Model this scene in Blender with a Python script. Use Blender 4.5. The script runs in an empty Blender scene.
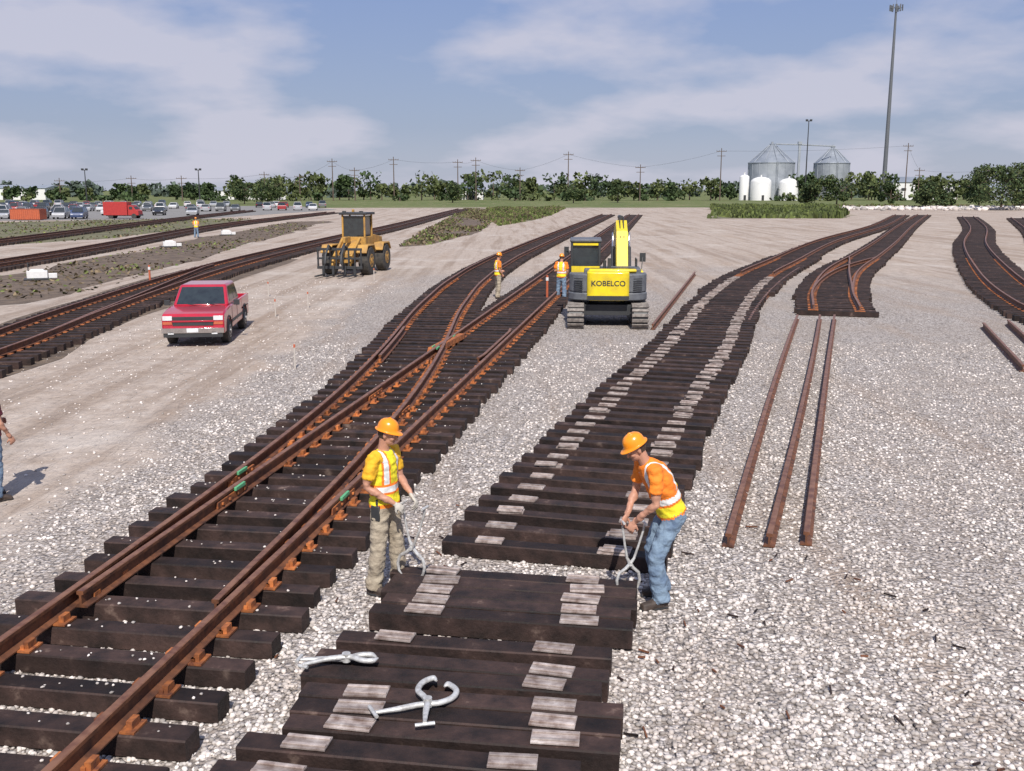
import bpy, bmesh, math, random
import numpy as np
from mathutils import Vector, Matrix, noise
from mathutils.bvhtree import BVHTree
random.seed(7); rng=np.random.default_rng(3)
scene=bpy.context.scene
R=math.radians
# ---------------------------------------------------------------- materials
def pmat(name,c1,c2=None,scale=5,rough=.7,metal=0,bump=0,bscale=40,island=0,detail=3,spec=.5,coat=0,c3=None,stretch=None,rough2=None,bdist=.01):
    m=bpy.data.materials.new(name); m.use_nodes=True; nt=m.node_tree; N=nt.nodes; Lk=nt.links
    b=N['Principled BSDF']; b.inputs['Roughness'].default_value=rough; b.inputs['Metallic'].default_value=metal
    b.inputs['Specular IOR Level'].default_value=spec
    if coat: b.inputs['Coat Weight'].default_value=coat; b.inputs['Coat Roughness'].default_value=.08
    tc=N.new('ShaderNodeTexCoord'); vec=tc.outputs['Object']
    if stretch:
        mp=N.new('ShaderNodeMapping'); mp.inputs['Scale'].default_value=stretch; Lk.new(vec,mp.inputs['Vector']); vec=mp.outputs['Vector']
    if c2 is None: c2=tuple(x*.8 for x in c1)
    n=N.new('ShaderNodeTexNoise'); n.inputs['Scale'].default_value=scale; n.inputs['Detail'].default_value=detail; n.inputs['Roughness'].default_value=.6
    Lk.new(vec,n.inputs['Vector'])
    r=N.new('ShaderNodeValToRGB'); Lk.new(n.outputs['Fac'],r.inputs['Fac'])
    e=r.color_ramp.elements; e[0].position=.32; e[0].color=(*c2,1); e[1].position=.62; e[1].color=(*c1,1)
    if c3: x=r.color_ramp.elements.new(.76); x.color=(*c3,1)
    col=r.outputs['Color']
    if island:
        g=N.new('ShaderNodeNewGeometry'); mr=N.new('ShaderNodeMapRange'); mr.inputs['To Min'].default_value=1-island; mr.inputs['To Max'].default_value=1+island
        Lk.new(g.outputs['Random Per Island'],mr.inputs['Value'])
        mx=N.new('ShaderNodeVectorMath'); mx.operation='SCALE'; Lk.new(col,mx.inputs[0]); Lk.new(mr.outputs[0],mx.inputs['Scale']); col=mx.outputs[0]
    Lk.new(col,b.inputs['Base Color'])
    if rough2 is not None:
        mr=N.new('ShaderNodeMapRange'); mr.inputs['To Min'].default_value=rough; mr.inputs['To Max'].default_value=rough2
        Lk.new(n.outputs['Fac'],mr.inputs['Value']); Lk.new(mr.outputs[0],b.inputs['Roughness'])
    if bump:
        n2=N.new('ShaderNodeTexNoise'); n2.inputs['Scale'].default_value=bscale; n2.inputs['Detail'].default_value=3; Lk.new(vec,n2.inputs['Vector'])
        bp=N.new('ShaderNodeBump'); bp.inputs['Strength'].default_value=bump; bp.inputs['Distance'].default_value=bdist
        Lk.new(n2.outputs['Fac'],bp.inputs['Height']); Lk.new(bp.outputs['Normal'],b.inputs['Normal'])
    return m
M={}
M['tie']=pmat('creosote_wood',(.044,.026,.022),(.013,.009,.008),scale=4,rough=.5,rough2=.9,bump=.9,bscale=24,island=.6,c3=(.15,.105,.085),spec=.3,detail=6)
M['rail']=pmat('rusty_rail',(.20,.078,.035),(.07,.03,.018),scale=6,rough=.6,metal=.1,bump=.2)
M['railtop']=pmat('rail_head',(.29,.14,.08),(.15,.06,.035),scale=7,rough=.45,metal=.3,bump=.1)
M['rust']=pmat('orange_rust',(.46,.15,.04),(.15,.05,.025),scale=9,rough=.75,bump=.3,island=.4)
M['plate']=pmat('tie_plate_steel',(.43,.37,.34),(.17,.12,.10),scale=8,rough=.5,metal=.05,bump=.2,island=.35,detail=5,c3=(.58,.53,.50))
M['green_paint']=pmat('marker_green',(.12,.42,.2),rough=.6)
M['steel']=pmat('galvanised_steel',(.70,.70,.68),(.42,.41,.39),scale=20,rough=.38,metal=.35)
M['stone']=pmat('limestone',(.60,.555,.52),(.44,.385,.345),scale=.9,rough=.9,island=.48,detail=6,c3=(.68,.64,.61))
M['tyre']=pmat('dusty_tyre',(.075,.068,.06),(.03,.03,.03),scale=6,rough=.9,bump=.3)
M['dark']=pmat('dark_plastic',(.04,.042,.045),rough=.5)
M['glass']=pmat('tinted_glass',(.03,.04,.045),(.02,.025,.03),rough=.06,spec=.9)
M['red']=pmat('red_car_paint',(.46,.012,.035),(.38,.010,.03),scale=2,rough=.28,coat=.9)
M['chrome']=pmat('chrome',(.75,.75,.76),rough=.15,metal=1)
M['alloy']=pmat('alloy_wheel',(.38,.38,.39),(.2,.2,.2),rough=.35,metal=.6)
M['lamp']=pmat('headlamp_lens',(.75,.77,.78),rough=.1)
M['yellow']=pmat('machine_yellow',(.82,.64,.015),(.62,.46,.03),scale=3,rough=.42,coat=.25,detail=6)
M['exgrey']=pmat('machine_grey',(.14,.15,.165),(.09,.095,.11),rough=.5)
M['loadery']=pmat('loader_yellow',(.52,.29,.06),(.30,.17,.06),scale=3,rough=.6,detail=6)
M['trackst']=pmat('crawler_steel',(.30,.27,.24),(.14,.12,.11),scale=8,rough=.7,metal=.3,bump=.3)
M['white']=pmat('white_paint',(.78,.78,.77),(.68,.68,.67),rough=.5)
M['wood']=pmat('pole_wood',(.14,.10,.075),(.08,.06,.05),rough=.9)
M['galv']=pmat('corrugated_steel',(.42,.45,.48),(.33,.36,.39),scale=.4,rough=.45,metal=.4)
M['roofst']=pmat('bin_roof_steel',(.30,.33,.37),(.22,.25,.29),scale=.4,rough=.5,metal=.3)
M['hy']=pmat('hivis_yellow',(.86,.76,.03),(.74,.60,.02),scale=6,rough=.8,bump=.6,bscale=16,bdist=.025)
M['hyo']=pmat('golden_shirt',(.88,.50,.02),(.76,.38,.02),scale=6,rough=.8,bump=.6,bscale=16,bdist=.025)
M['ho']=pmat('hivis_orange',(.90,.25,.02),(.78,.18,.02),scale=6,rough=.8,bump=.6,bscale=16,bdist=.025)
M['silver']=pmat('reflective_tape',(.78,.80,.78),(.66,.68,.66),scale=30,rough=.4)
M['khaki']=pmat('khaki_cloth',(.42,.36,.27),(.28,.23,.17),scale=9,rough=.9,bump=.9,bscale=12,bdist=.035)
M['denim']=pmat('denim_cloth',(.20,.28,.37),(.085,.13,.21),scale=7,rough=.9,bump=.9,bscale=12,bdist=.035)
M['maroon']=pmat('maroon_cloth',(.13,.02,.035),rough=.9,bump=.5,bscale=16)
M['skin']=pmat('skin',(.52,.27,.18),(.44,.22,.145),scale=12,rough=.55)
M['hair']=pmat('brown_hair',(.07,.045,.03),(.04,.025,.02),scale=60,rough=.7)
M['boot']=pmat('work_boot',(.07,.05,.04),(.04,.03,.025),scale=12,rough=.7)
M['glove']=pmat('leather_glove',(.55,.52,.46),(.38,.35,.3),scale=20,rough=.9)
M['hat']=pmat('orange_hard_hat',(.92,.31,.01),(.86,.26,.01),rough=.3,coat=.3)
M['eyew']=pmat('eye_white',(.7,.68,.65),rough=.3)
M['lip']=pmat('lips',(.35,.12,.10),rough=.5)
M['contred']=pmat('red_paint',(.45,.04,.035),(.36,.03,.03),rough=.5); M['contor']=pmat('orange_plastic',(.5,.12,.05),(.4,.1,.05),rough=.6)
def leafmat(name,c1,c2,isl=.5,sc=.25): return pmat(name,c1,c2,scale=sc,rough=.75,island=isl,spec=.2,detail=2)
M['leaf']=leafmat('foliage_dark',(.060,.090,.035),(.036,.058,.026))
M['leaf2']=leafmat('foliage_light',(.105,.125,.048),(.07,.092,.036))
M['weed']=leafmat('weeds_green',(.15,.18,.055),(.085,.115,.035))
M['weedb']=leafmat('weeds_brown',(.17,.13,.08),(.09,.07,.048))
# ---------------------------------------------------------------- mesh builder
def rotz(a): return Matrix.Rotation(a,3,'Z')
class MB:
    def __init__(s): s.v=[];s.f=[];s.m=[]
    def add(s,vs,fs,mi=0):
        k=len(s.v); s.v.extend([tuple(p) for p in vs])
        for i,f in enumerate(fs):
            s.f.append([k+j for j in f]); s.m.append(mi[i] if isinstance(mi,(list,tuple)) else mi)
    def box(s,c,d,mi=0,rot=None,top=(1,1)):
        c=Vector(c); vs=[]
        for z in (-1,1):
            tx,ty=top if z>0 else (1,1)
            for x,y in ((-1,-1),(1,-1),(1,1),(-1,1)):
                p=Vector((x*d[0]/2*tx,y*d[1]/2*ty,z*d[2]/2))
                if rot is not None: p=rot@p
                vs.append(c+p)
        s.add(vs,[(3,2,1,0),(4,5,6,7),(0,1,5,4),(1,2,6,5),(2,3,7,6),(3,0,4,7)],mi)
    def loft(s,rings,mi=0,caps=True):
        n=len(rings[0]); vs=[p for r in rings for p in r]; fs=[]; ms=[]
        for k in range(len(rings)-1):
            for i in range(n):
                j=(i+1)%n; fs.append((k*n+i,k*n+j,(k+1)*n+j,(k+1)*n+i)); ms.append(mi[k] if isinstance(mi,list) else mi)
        if caps:
            fs.append(tuple(range(n))[::-1]); ms.append(mi[0] if isinstance(mi,list) else mi)
            fs.append(tuple((len(rings)-1)*n+i for i in range(n))); ms.append(mi[-1] if isinstance(mi,list) else mi)
        s.add(vs,fs,ms)
    def tube(s,pts,r,n=10,mi=0,side=None,round_=False):
        pts=[Vector(p) for p in pts]; rr=[(x,x) if not isinstance(x,(tuple,list)) else x for x in (r if isinstance(r,list) else [r]*len(pts))]
        if round_:
            d0=(pts[1]-pts[0]).normalized(); d1=(pts[-1]-pts[-2]).normalized()
            a=min(rr[0]); b=min(rr[-1])
            pts=[pts[0]-d0*a*.85,pts[0]-d0*a*.5]+pts+[pts[-1]+d1*b*.5,pts[-1]+d1*b*.85]
            f=lambda q,k:(q[0]*k,q[1]*k)
            rr=[f(rr[0],.5),f(rr[0],.85)]+rr+[f(rr[-1],.85),f(rr[-1],.5)]
        rings=[]; prev=None
        for i,p in enumerate(pts):
            if i==0: d=pts[1]-p
            elif i==len(pts)-1: d=p-pts[-2]
            else: d=(pts[i+1]-p).normalized()+(p-pts[i-1]).normalized()
            d.normalize()
            sv=Vector(side) if side is not None else (prev if prev is not None else (Vector((0,0,1)) if abs(d.z)<.9 else Vector((1,0,0))))
            a=(sv-d*sv.dot(d)).normalized(); b=d.cross(a); prev=a
            rings.append([p+a*rr[i][0]*math.cos(2*math.pi*k/n)+b*rr[i][1]*math.sin(2*math.pi*k/n) for k in range(n)])
        s.loft(rings,mi)
    def cyl(s,p0,p1,r0,r1=None,n=16,mi=0):
        s.tube([p0,p1],[r0,r0 if r1 is None else r1],n,mi)
    def prism(s,poly,x0,x1,mi=0,ax='x'):
        n=len(poly); mk=(lambda x,p:(x,p[0],p[1])) if ax=='x' else ((lambda x,p:(p[0],x,p[1])) if ax=='y' else (lambda x,p:(p[0],p[1],x)))
        vs=[mk(x0,p) for p in poly]+[mk(x1,p) for p in poly]
        fs=[tuple(range(n)),tuple(range(2*n-1,n-1,-1))]+[(i,n+i,n+(i+1)%n,(i+1)%n) for i in range(n)]
        s.add(vs,fs,mi)
    def ell(s,c,r,mi=0,seg=16,rings=10,rot=None):
        c=Vector(c); vs=[];fs=[]
        def P(t,p):
            q=Vector((r[0]*math.sin(t)*math.cos(p),r[1]*math.sin(t)*math.sin(p),r[2]*math.cos(t)))
            return c+(rot@q if rot is not None else q)
        vs.append(P(0,0))
        for i in range(1,rings):
            for j in range(seg): vs.append(P(math.pi*i/rings,2*math.pi*j/seg))
        vs.append(P(math.pi,0)); L=len(vs)-1
        for j in range(seg):
            k=(j+1)%seg; fs.append((0,1+j,1+k)); fs.append((L,1+(rings-2)*seg+k,1+(rings-2)*seg+j))
            for i in range(rings-2): fs.append((1+i*seg+j,1+(i+1)*seg+j,1+(i+1)*seg+k,1+i*seg+k))
        s.add(vs,fs,mi)
    def build(s,name,mats,parent=None,bevel=0,smooth=True,loc=None,ang=35):
        me=bpy.data.meshes.new(name); me.from_pydata(s.v,[],s.f)
        for m in mats: me.materials.append(M[m] if isinstance(m,str) else m)
        me.polygons.foreach_set('material_index',s.m)
        bm=bmesh.new(); bm.from_mesh(me); bmesh.ops.recalc_face_normals(bm,faces=bm.faces); bm.to_mesh(me); bm.free()
        if smooth:
            me.shade_smooth()
            try: me.set_sharp_from_angle(angle=R(ang))
            except Exception: pass
        ob=bpy.data.objects.new(name,me); scene.collection.objects.link(ob)
        if parent: ob.parent=parent
        if loc: ob.location=loc
        if bevel:
            b=ob.modifiers.new('b','BEVEL'); b.width=bevel; b.segments=2; b.limit_method='ANGLE'; b.angle_limit=R(40)
        return ob
def emp(name,loc=(0,0,0),rz=0):
    e=bpy.data.objects.new(name,None); scene.collection.objects.link(e); e.location=loc; e.rotation_euler=(0,0,rz); e.empty_display_size=.3; return e
def fastmesh(name,V,F,mats,parent=None,smooth=False,mi=None):
    V=np.asarray(V,dtype=np.float32); F=np.asarray(F,dtype=np.int32); k=F.shape[1]
    me=bpy.data.meshes.new(name); me.vertices.add(len(V)); me.vertices.foreach_set('co',V.ravel())
    me.loops.add(F.size); me.loops.foreach_set('vertex_index',F.ravel())
    me.polygons.add(len(F)); me.polygons.foreach_set('loop_start',np.arange(0,F.size,k,dtype=np.int32))
    for m in mats: me.materials.append(M[m])
    if mi is not None: me.polygons.foreach_set('material_index',mi.astype(np.int32))
    me.update(calc_edges=True); me.validate()
    ob=bpy.data.objects.new(name,me); scene.collection.objects.link(ob)
    if parent: ob.parent=parent
    if smooth: me.shade_smooth()
    return ob
# ---------------------------------------------------------------- camera
cd=bpy.data.cameras.new('camera'); cam=bpy.data.objects.new('camera',cd); scene.collection.objects.link(cam)
cam.location=(0,0,4.2); cam.rotation_euler=(R(90-11.11),0,0); cd.sensor_width=36; cd.lens=34.98; cd.clip_end=12000; cd.clip_start=.1
scene.camera=cam
scene.view_settings.view_transform='Standard'; scene.view_settings.look='None'; scene.view_settings.exposure=0
# ---------------------------------------------------------------- sky + sun
w=bpy.data.worlds.new('World'); scene.world=w; w.use_nodes=True; nt=w.node_tree; N=nt.nodes; Lk=nt.links; N.clear()
out=N.new('ShaderNodeOutputWorld'); bg=N.new('ShaderNodeBackground'); sky=N.new('ShaderNodeTexSky')
sky.sky_type='NISHITA'; sky.sun_disc=False; sky.sun_elevation=R(48); sky.sun_rotation=R(184); sky.air_density=1.0; sky.dust_density=1.2; sky.ozone_density=3
bg.inputs['Strength'].default_value=.085; Lk.new(sky.outputs[0],bg.inputs['Color'])
tc=N.new('ShaderNodeTexCoord'); sp=N.new('ShaderNodeSeparateXYZ'); Lk.new(tc.outputs['Generated'],sp.inputs[0])
def mth(op,a,b=None,clamp=False):
    n=N.new('ShaderNodeMath'); n.operation=op; n.use_clamp=clamp
    for i,x in enumerate((a,b)):
        if x is None: continue
        if isinstance(x,(int,float)): n.inputs[i].default_value=x
        else: Lk.new(x,n.inputs[i])
    return n.outputs[0]
zz=mth('ADD',mth('MAXIMUM',sp.outputs[2],0.0),.26)
cx=mth('DIVIDE',sp.outputs[0],zz); cy=mth('DIVIDE',sp.outputs[1],zz)
cb=N.new('ShaderNodeCombineXYZ'); Lk.new(cx,cb.inputs[0]); Lk.new(cy,cb.inputs[1]); cb.inputs[2].default_value=5.7
n1=N.new('ShaderNodeTexNoise'); n1.inputs['Scale'].default_value=1.9; n1.inputs['Detail'].default_value=8; n1.inputs['Roughness'].default_value=.5; Lk.new(cb.outputs[0],n1.inputs['Vector'])
rp=N.new('ShaderNodeValToRGB'); Lk.new(n1.outputs['Fac'],rp.inputs['Fac'])
rp.color_ramp.elements[0].position=.44; rp.color_ramp.elements[0].color=(0,0,0,1); rp.color_ramp.elements[1].position=.60; rp.color_ramp.elements[1].color=(1,1,1,1)
bgc=N.new('ShaderNodeBackground'); bgc.inputs['Color'].default_value=(.63,.62,.72,1); bgc.inputs['Strength'].default_value=1.0
gz=N.new('ShaderNodeValToRGB'); Lk.new(sp.outputs[2],gz.inputs['Fac']); ge=gz.color_ramp.elements
ge[0].position=0; ge[0].color=(.52,.55,.68,1); ge[1].position=.5; ge[1].color=(.14,.24,.52,1); q=ge.new(.06); q.color=(.36,.42,.60,1); q=ge.new(.19); q.color=(.27,.36,.64,1)
bgh=N.new('ShaderNodeBackground'); Lk.new(gz.outputs[0],bgh.inputs['Color'])
hz=N.new('ShaderNodeMixShader'); hz.inputs[0].default_value=.75; Lk.new(bg.outputs[0],hz.inputs[1]); Lk.new(bgh.outputs[0],hz.inputs[2])
mx=N.new('ShaderNodeMixShader'); Lk.new(mth('MULTIPLY',rp.outputs[0],.75),mx.inputs[0]); Lk.new(hz.outputs[0],mx.inputs[1]); Lk.new(bgc.outputs[0],mx.inputs[2])
Lk.new(mx.outputs[0],out.inputs[0])
sd=bpy.data.lights.new('sun','SUN'); sd.energy=5.0; sd.angle=R(.5); sd.color=(1,.94,.87)
so=bpy.data.objects.new('sun',sd); scene.collection.objects.link(so); so.rotation_euler=(R(42),0,R(4)); so.location=(0,-20,30)
# ---------------------------------------------------------------- ground
gm=bpy.data.materials.new('yard_ground'); gm.use_nodes=True; nt=gm.node_tree; N=nt.nodes; Lk=nt.links; B=N['Principled BSDF']; B.inputs['Roughness'].default_value=.95; B.inputs['Specular IOR Level'].default_value=.15
tc=N.new('ShaderNodeTexCoord'); P=tc.outputs['Object']; sp=N.new('ShaderNodeSeparateXYZ'); Lk.new(P,sp.inputs[0]); X,Y=sp.outputs[0],sp.outputs[1]
def noi(scale,detail=4,rough=.55,vec=None):
    n=N.new('ShaderNodeTexNoise'); n.inputs['Scale'].default_value=scale; n.inputs['Detail'].default_value=detail; n.inputs['Roughness'].default_value=rough; Lk.new(vec or P,n.inputs['Vector']); return n.outputs['Fac']
def ramp(f,cols):
    r=N.new('ShaderNodeValToRGB'); Lk.new(f,r.inputs['Fac']); e=r.color_ramp.elements
    while len(e)<len(cols): e.new(.5)
    for i,(p,c) in enumerate(cols): e[i].position=p; e[i].color=(*c,1) if isinstance(c,tuple) else (c,c,c,1)
    return r.outputs['Color']
def mix(f,a,b,mode='MIX'):
    n=N.new('ShaderNodeMix'); n.data_type='RGBA'; n.blend_type=mode
    if isinstance(f,(int,float)): n.inputs[0].default_value=f
    else: Lk.new(f,n.inputs[0])
    for i,x in ((6,a),(7,b)):
        if isinstance(x,tuple): n.inputs[i].default_value=(*x,1)
        else: Lk.new(x,n.inputs[i])
    return n.outputs[2]
def sm(v,a,b,to0=0,to1=1):
    n=N.new('ShaderNodeMapRange'); n.interpolation_type='SMOOTHSTEP'; Lk.new(v,n.inputs[0]); n.inputs[1].default_value=a; n.inputs[2].default_value=b; n.inputs[3].default_value=to0; n.inputs[4].default_value=to1; return n.outputs[0]
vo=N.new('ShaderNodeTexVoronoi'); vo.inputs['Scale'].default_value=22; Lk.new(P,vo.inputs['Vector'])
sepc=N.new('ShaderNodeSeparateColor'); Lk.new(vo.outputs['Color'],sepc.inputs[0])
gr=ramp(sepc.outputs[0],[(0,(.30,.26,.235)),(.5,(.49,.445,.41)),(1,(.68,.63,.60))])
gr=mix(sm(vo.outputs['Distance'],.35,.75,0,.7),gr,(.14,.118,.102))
big=noi(.35,4)
gr=mix(sm(big,.38,.7,0,.45),gr,(.38,.32,.275))
dirt=ramp(noi(2.2,5,.65),[(.3,(.34,.275,.225)),(.5,(.43,.36,.305)),(.72,(.50,.435,.38))])
mp=N.new('ShaderNodeMapping'); mp.inputs['Scale'].default_value=(1.1,.045,1); mp.inputs['Rotation'].default_value=(0,0,R(6)); Lk.new(P,mp.inputs['Vector'])
lan=noi(1.0,4,.6,mp.outputs[0])
dirt=mix(sm(lan,.46,.64,0,.65),dirt,(.27,.205,.16))
dirt=mix(sm(noi(.22,3),.52,.72,0,.5),dirt,(.56,.51,.46))
xn=mth('ADD',X,mth('MULTIPLY',mth('SUBTRACT',big,.5),5.0))
big2=noi(.12,3)
yn=mth('ADD',Y,mth('MULTIPLY',mth('SUBTRACT',big2,.5),40))
isd=mth('MAXIMUM',sm(xn,-6.6,-5.4,1,0),sm(yn,34,60))
base=mix(isd,gr,dirt)
grass=ramp(noi(.05,5),[(.3,(.10,.135,.045)),(.6,(.15,.17,.07)),(.8,(.22,.20,.11))])
fld=sm(mth('ADD',Y,mth('MULTIPLY',mth('SUBTRACT',noi(.02,3),.5),60)),236,255)
base=mix(fld,base,grass)
mp3=N.new('ShaderNodeMapping'); mp3.inputs['Scale'].default_value=(.7,.07,1); mp3.inputs['Rotation'].default_value=(0,0,R(17)); Lk.new(P,mp3.inputs['Vector'])
base=mix(sm(noi(1.0,4,.6,mp3.outputs[0]),.50,.72,0,.42),base,(.34,.25,.185))
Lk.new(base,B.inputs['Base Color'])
hgt=mth('ADD',mth('MULTIPLY',mth('SUBTRACT',1.0,vo.outputs['Distance']),mth('SUBTRACT',1.0,mth('MULTIPLY',isd,.85))),mth('MULTIPLY',noi(6,4,.65),1.4))
bp=N.new('ShaderNodeBump'); bp.inputs['Strength'].default_value=.85; bp.inputs['Distance'].default_value=.04; Lk.new(hgt,bp.inputs['Height'])
mp2=N.new('ShaderNodeMapping'); mp2.inputs['Scale'].default_value=(1.6,.25,1); mp2.inputs['Rotation'].default_value=(0,0,R(12)); Lk.new(P,mp2.inputs['Vector'])
bp2=N.new('ShaderNodeBump'); bp2.inputs['Strength'].default_value=.9; bp2.inputs['Distance'].default_value=.3; Lk.new(noi(1.5,4,.6,mp2.outputs[0]),bp2.inputs['Height']); Lk.new(bp.outputs[0],bp2.inputs['Normal'])
Lk.new(bp2.outputs[0],B.inputs['Normal'])
me=bpy.data.meshes.new('ground'); S=7000
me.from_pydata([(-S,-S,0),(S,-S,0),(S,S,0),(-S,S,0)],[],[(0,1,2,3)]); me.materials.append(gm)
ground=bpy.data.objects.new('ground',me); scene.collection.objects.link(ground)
t=(1+5**.5)/2
IC=np.array([(-1,t,0),(1,t,0),(-1,-t,0),(1,-t,0),(0,-1,t),(0,1,t),(0,-1,-t),(0,1,-t),(t,0,-1),(t,0,1),(-t,0,-1),(-t,0,1)])/1.9
IF=np.array([(0,11,5),(0,5,1),(0,1,7),(0,7,10),(0,10,11),(1,5,9),(5,11,4),(11,10,2),(10,7,6),(7,1,8),(3,9,4),(3,4,2),(3,2,6),(3,6,8),(3,8,9),(4,9,5),(2,4,11),(6,2,10),(8,6,7),(9,8,1)])
def stones(name,xy,r0,r1,matn='stone',zs=.35,z=0):
    n=len(xy); V=np.repeat(IC[None],n,0)*rng.uniform(.7,1.3,(n,12,1))
    a=rng.uniform(0,6.28,(n,1)); r=rng.uniform(r0,r1,(n,1))
    V=V*np.stack([r*rng.uniform(.8,1.4,(n,1)),r,r*rng.uniform(.5,.9,(n,1))],-1)
    x=V[...,0]*np.cos(a)-V[...,1]*np.sin(a); y=V[...,0]*np.sin(a)+V[...,1]*np.cos(a)
    V=np.stack([x+xy[:,0:1],y+xy[:,1:2],V[...,2]+r*zs+z],-1)
    F=(IF[None]+np.arange(n)[:,None,None]*12).reshape(-1,3)
    return fastmesh(name,V.reshape(-1,3),F,[matn])
n=75000; yy=5.6+rng.random(n)**1.8*22; xx=(rng.random(n)*2-1)*(.56*yy+1.2)
k=(xx>-5.9+rng.normal(0,.35,n))
# windrows and thin patches left by the grading machines
c_,s_=math.cos(R(14)),math.sin(R(14)); us=xx*c_-yy*s_; vs_=xx*s_+yy*c_
dens=np.array([noise.noise(Vector((a*1.5,b*.28,4.2)))+.4*noise.noise(Vector((a*4,b*1.2,8))) for a,b in zip(us,vs_)])
k&=(dens>rng.uniform(-.9,.28,n)-.12)
stones('ballast_gravel',np.stack([xx,yy],1)[k],.010,.029)
n=2500; yy=7+rng.random(n)*40; xx=-12+rng.random(n)*7; stones('scattered_stones',np.stack([xx,yy],1),.01,.03)
# ---------------------------------------------------------------- rails & ties
PROF=[(-.07,0),(.07,0),(.07,.012),(.012,.035),(.012,.125),(.036,.135),(.036,.165),(.028,.172),(-.028,.172),(-.036,.165),(-.036,.135),(-.012,.125),(-.012,.035),(-.07,.012)]
def rail(mb,pts,z):
    pts=[Vector((p[0],p[1],0)) for p in pts]; n=len(PROF); rings=[]
    for i,p in enumerate(pts):
        d=(pts[min(i+1,len(pts)-1)]-pts[max(i-1,0)]).normalized(); r=Vector((d.y,-d.x,0))
        rings.append([p+r*a+Vector((0,0,z+b)) for a,b in PROF])
    vs=[q for r in rings for q in r]; fs=[];ms=[]
    for k in range(len(rings)-1):
        for i in range(n):
            j=(i+1)%n; fs.append((k*n+i,k*n+j,(k+1)*n+j,(k+1)*n+i)); ms.append(1 if i in (6,7,8) else 0)
    fs.append(tuple(range(n))); ms.append(0); fs.append(tuple((len(rings)-1)*n+i for i in range(n))); ms.append(0)
    mb.add(vs,fs,ms)
TH=.18
def tie(mb,cx,cy,ang,L,wd=.23,h=TH,z0=0,mi=0,jit=True):
    c=.012
    if jit: ang+=random.gauss(0,.009); L*=random.uniform(.98,1.02); wd*=random.uniform(.92,1.06); z0+=random.uniform(0,.010)
    hw=wd/2; pr=[(-hw,c),(-hw+c,0),(hw-c,0),(hw,c),(hw,h-c),(hw-c,h),(-hw+c,h),(-hw,h-c)]
    ux,uy=math.cos(ang),math.sin(ang); vs=[]
    for e,k in ((-L/2,.97),(-L/2+.012,1),(L/2-.012,1),(L/2,.97)):
        for a,b in pr:
            a*=k; vs.append((cx+ux*e-uy*a,cy+uy*e+ux*a,z0+h/2+(b-h/2)*k))
    fs=[]
    for r in range(3):
        for i in range(8):
            j=(i+1)%8; fs.append((r*8+i,r*8+j,(r+1)*8+j,(r+1)*8+i))
    fs.append(tuple(range(8))); fs.append(tuple(24+i for i in range(8)))
    mb.add(vs,fs,mi)
def plate(mb,cx,cy,z,ang,l=.34,wd=.19,mi=0,h=.018):
    rt=rotz(ang); mb.box((cx,cy,z+h/2),(l,wd,h),mi,rt)
def ribbed(mb,cx,cy,z,ang,l=.34,mi=0):
    plate(mb,cx,cy,z,ang,l,.18,mi)
    dy=Vector((-math.sin(ang),math.cos(ang)))
    for s_ in (-.05,.05): mb.box((cx+dy.x*s_,cy+dy.y*s_,z+.024),(l-.01,.03,.012),mi,rotz(ang))
def spikes(mb,cx,cy,z,ang,mi=0):
    rt=rotz(ang)
    for sx in (-.1,.1):
        for sy in (-.055,.055):
            o=rt@Vector((sx,sy*random.choice((1,1,-1)),0)); mb.box((cx+o.x,cy+o.y,z+.03),(.035,.03,.035),mi,rt)
def path(ctrl,step):
    c=[Vector((*p,0)) for p in ctrl]; c=[c[0]*2-c[1]]+c+[c[-1]*2-c[-2]]; D=[]
    for i in range(1,len(c)-2):
        p0,p1,p2,p3=c[i-1:i+3]
        for k in range(30):
            t=k/30; D.append(.5*((2*p1)+(p2-p0)*t+(2*p0-5*p1+4*p2-p3)*t*t+(3*p1-p0-3*p2+p3)*t**3))
    D.append(c[-2]); cum=[0]
    for a,b in zip(D,D[1:]): cum.append(cum[-1]+(b-a).length)
    s=np.arange(0,cum[-1],step); xs=np.interp(s,cum,[p.x for p in D]); ys=np.interp(s,cum,[p.y for p in D])
    tx=np.gradient(xs); ty=np.gradient(ys); l=np.hypot(tx,ty)
    return [(xs[i],ys[i],tx[i]/l[i],ty[i]/l[i]) for i in range(len(s))]
def offp(pp,o): return [(x+ty*o,y-tx*o) for x,y,tx,ty in pp]
def track(name,ctrl,L=2.6,railfrom=-1e9,spacing=.55,extra=(),platesup=60):
    e=emp(name); mb=MB(); pp=path(ctrl,spacing)
    pm=MB()
    for x,y,tx,ty in pp:
        a=math.atan2(-tx,ty); LL=L(y) if callable(L) else L
        tie(mb,x+random.gauss(0,.03),y,a,LL)
        if y<platesup:
            for o in (-.755,.755):
                px,py=x+ty*o,y-tx*o
                if y<railfrom:
                    ribbed(pm,px+random.uniform(-.04,.04),py,TH+.006,a+random.gauss(0,.05),l=random.uniform(.30,.40))
                    if random.random()<.5: ribbed(pm,px+random.uniform(-.06,.06),py+random.uniform(-.01,.01),TH+.037,a+random.gauss(0,.12),l=.32)
                else: plate(pm,px,py,TH+.008,a,mi=1)
    mb.build('ties',['tie'],e); 
    if pm.v: pm.build('tie_plates',['plate','rust'],e,smooth=False)
    rb=MB(); q=[p for p in path(ctrl,1.5) if p[1]>=railfrom]
    if len(q)>1:
        for o in (-.755,.755): rail(rb,offp(q,o),TH+.02)
        for fn in extra: rail(rb,fn,TH+.022)
    if rb.v: rb.build('rails',['rail','railtop'],e,ang=25)
    return e
KY=[-5,5,8,12,16,20,25,32,41,50,60,80,170]; KO=[0,0,.09,.2,.42,.78,1.42,2.5,3.55,4.2,4.55,4.65,4.5]
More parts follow.
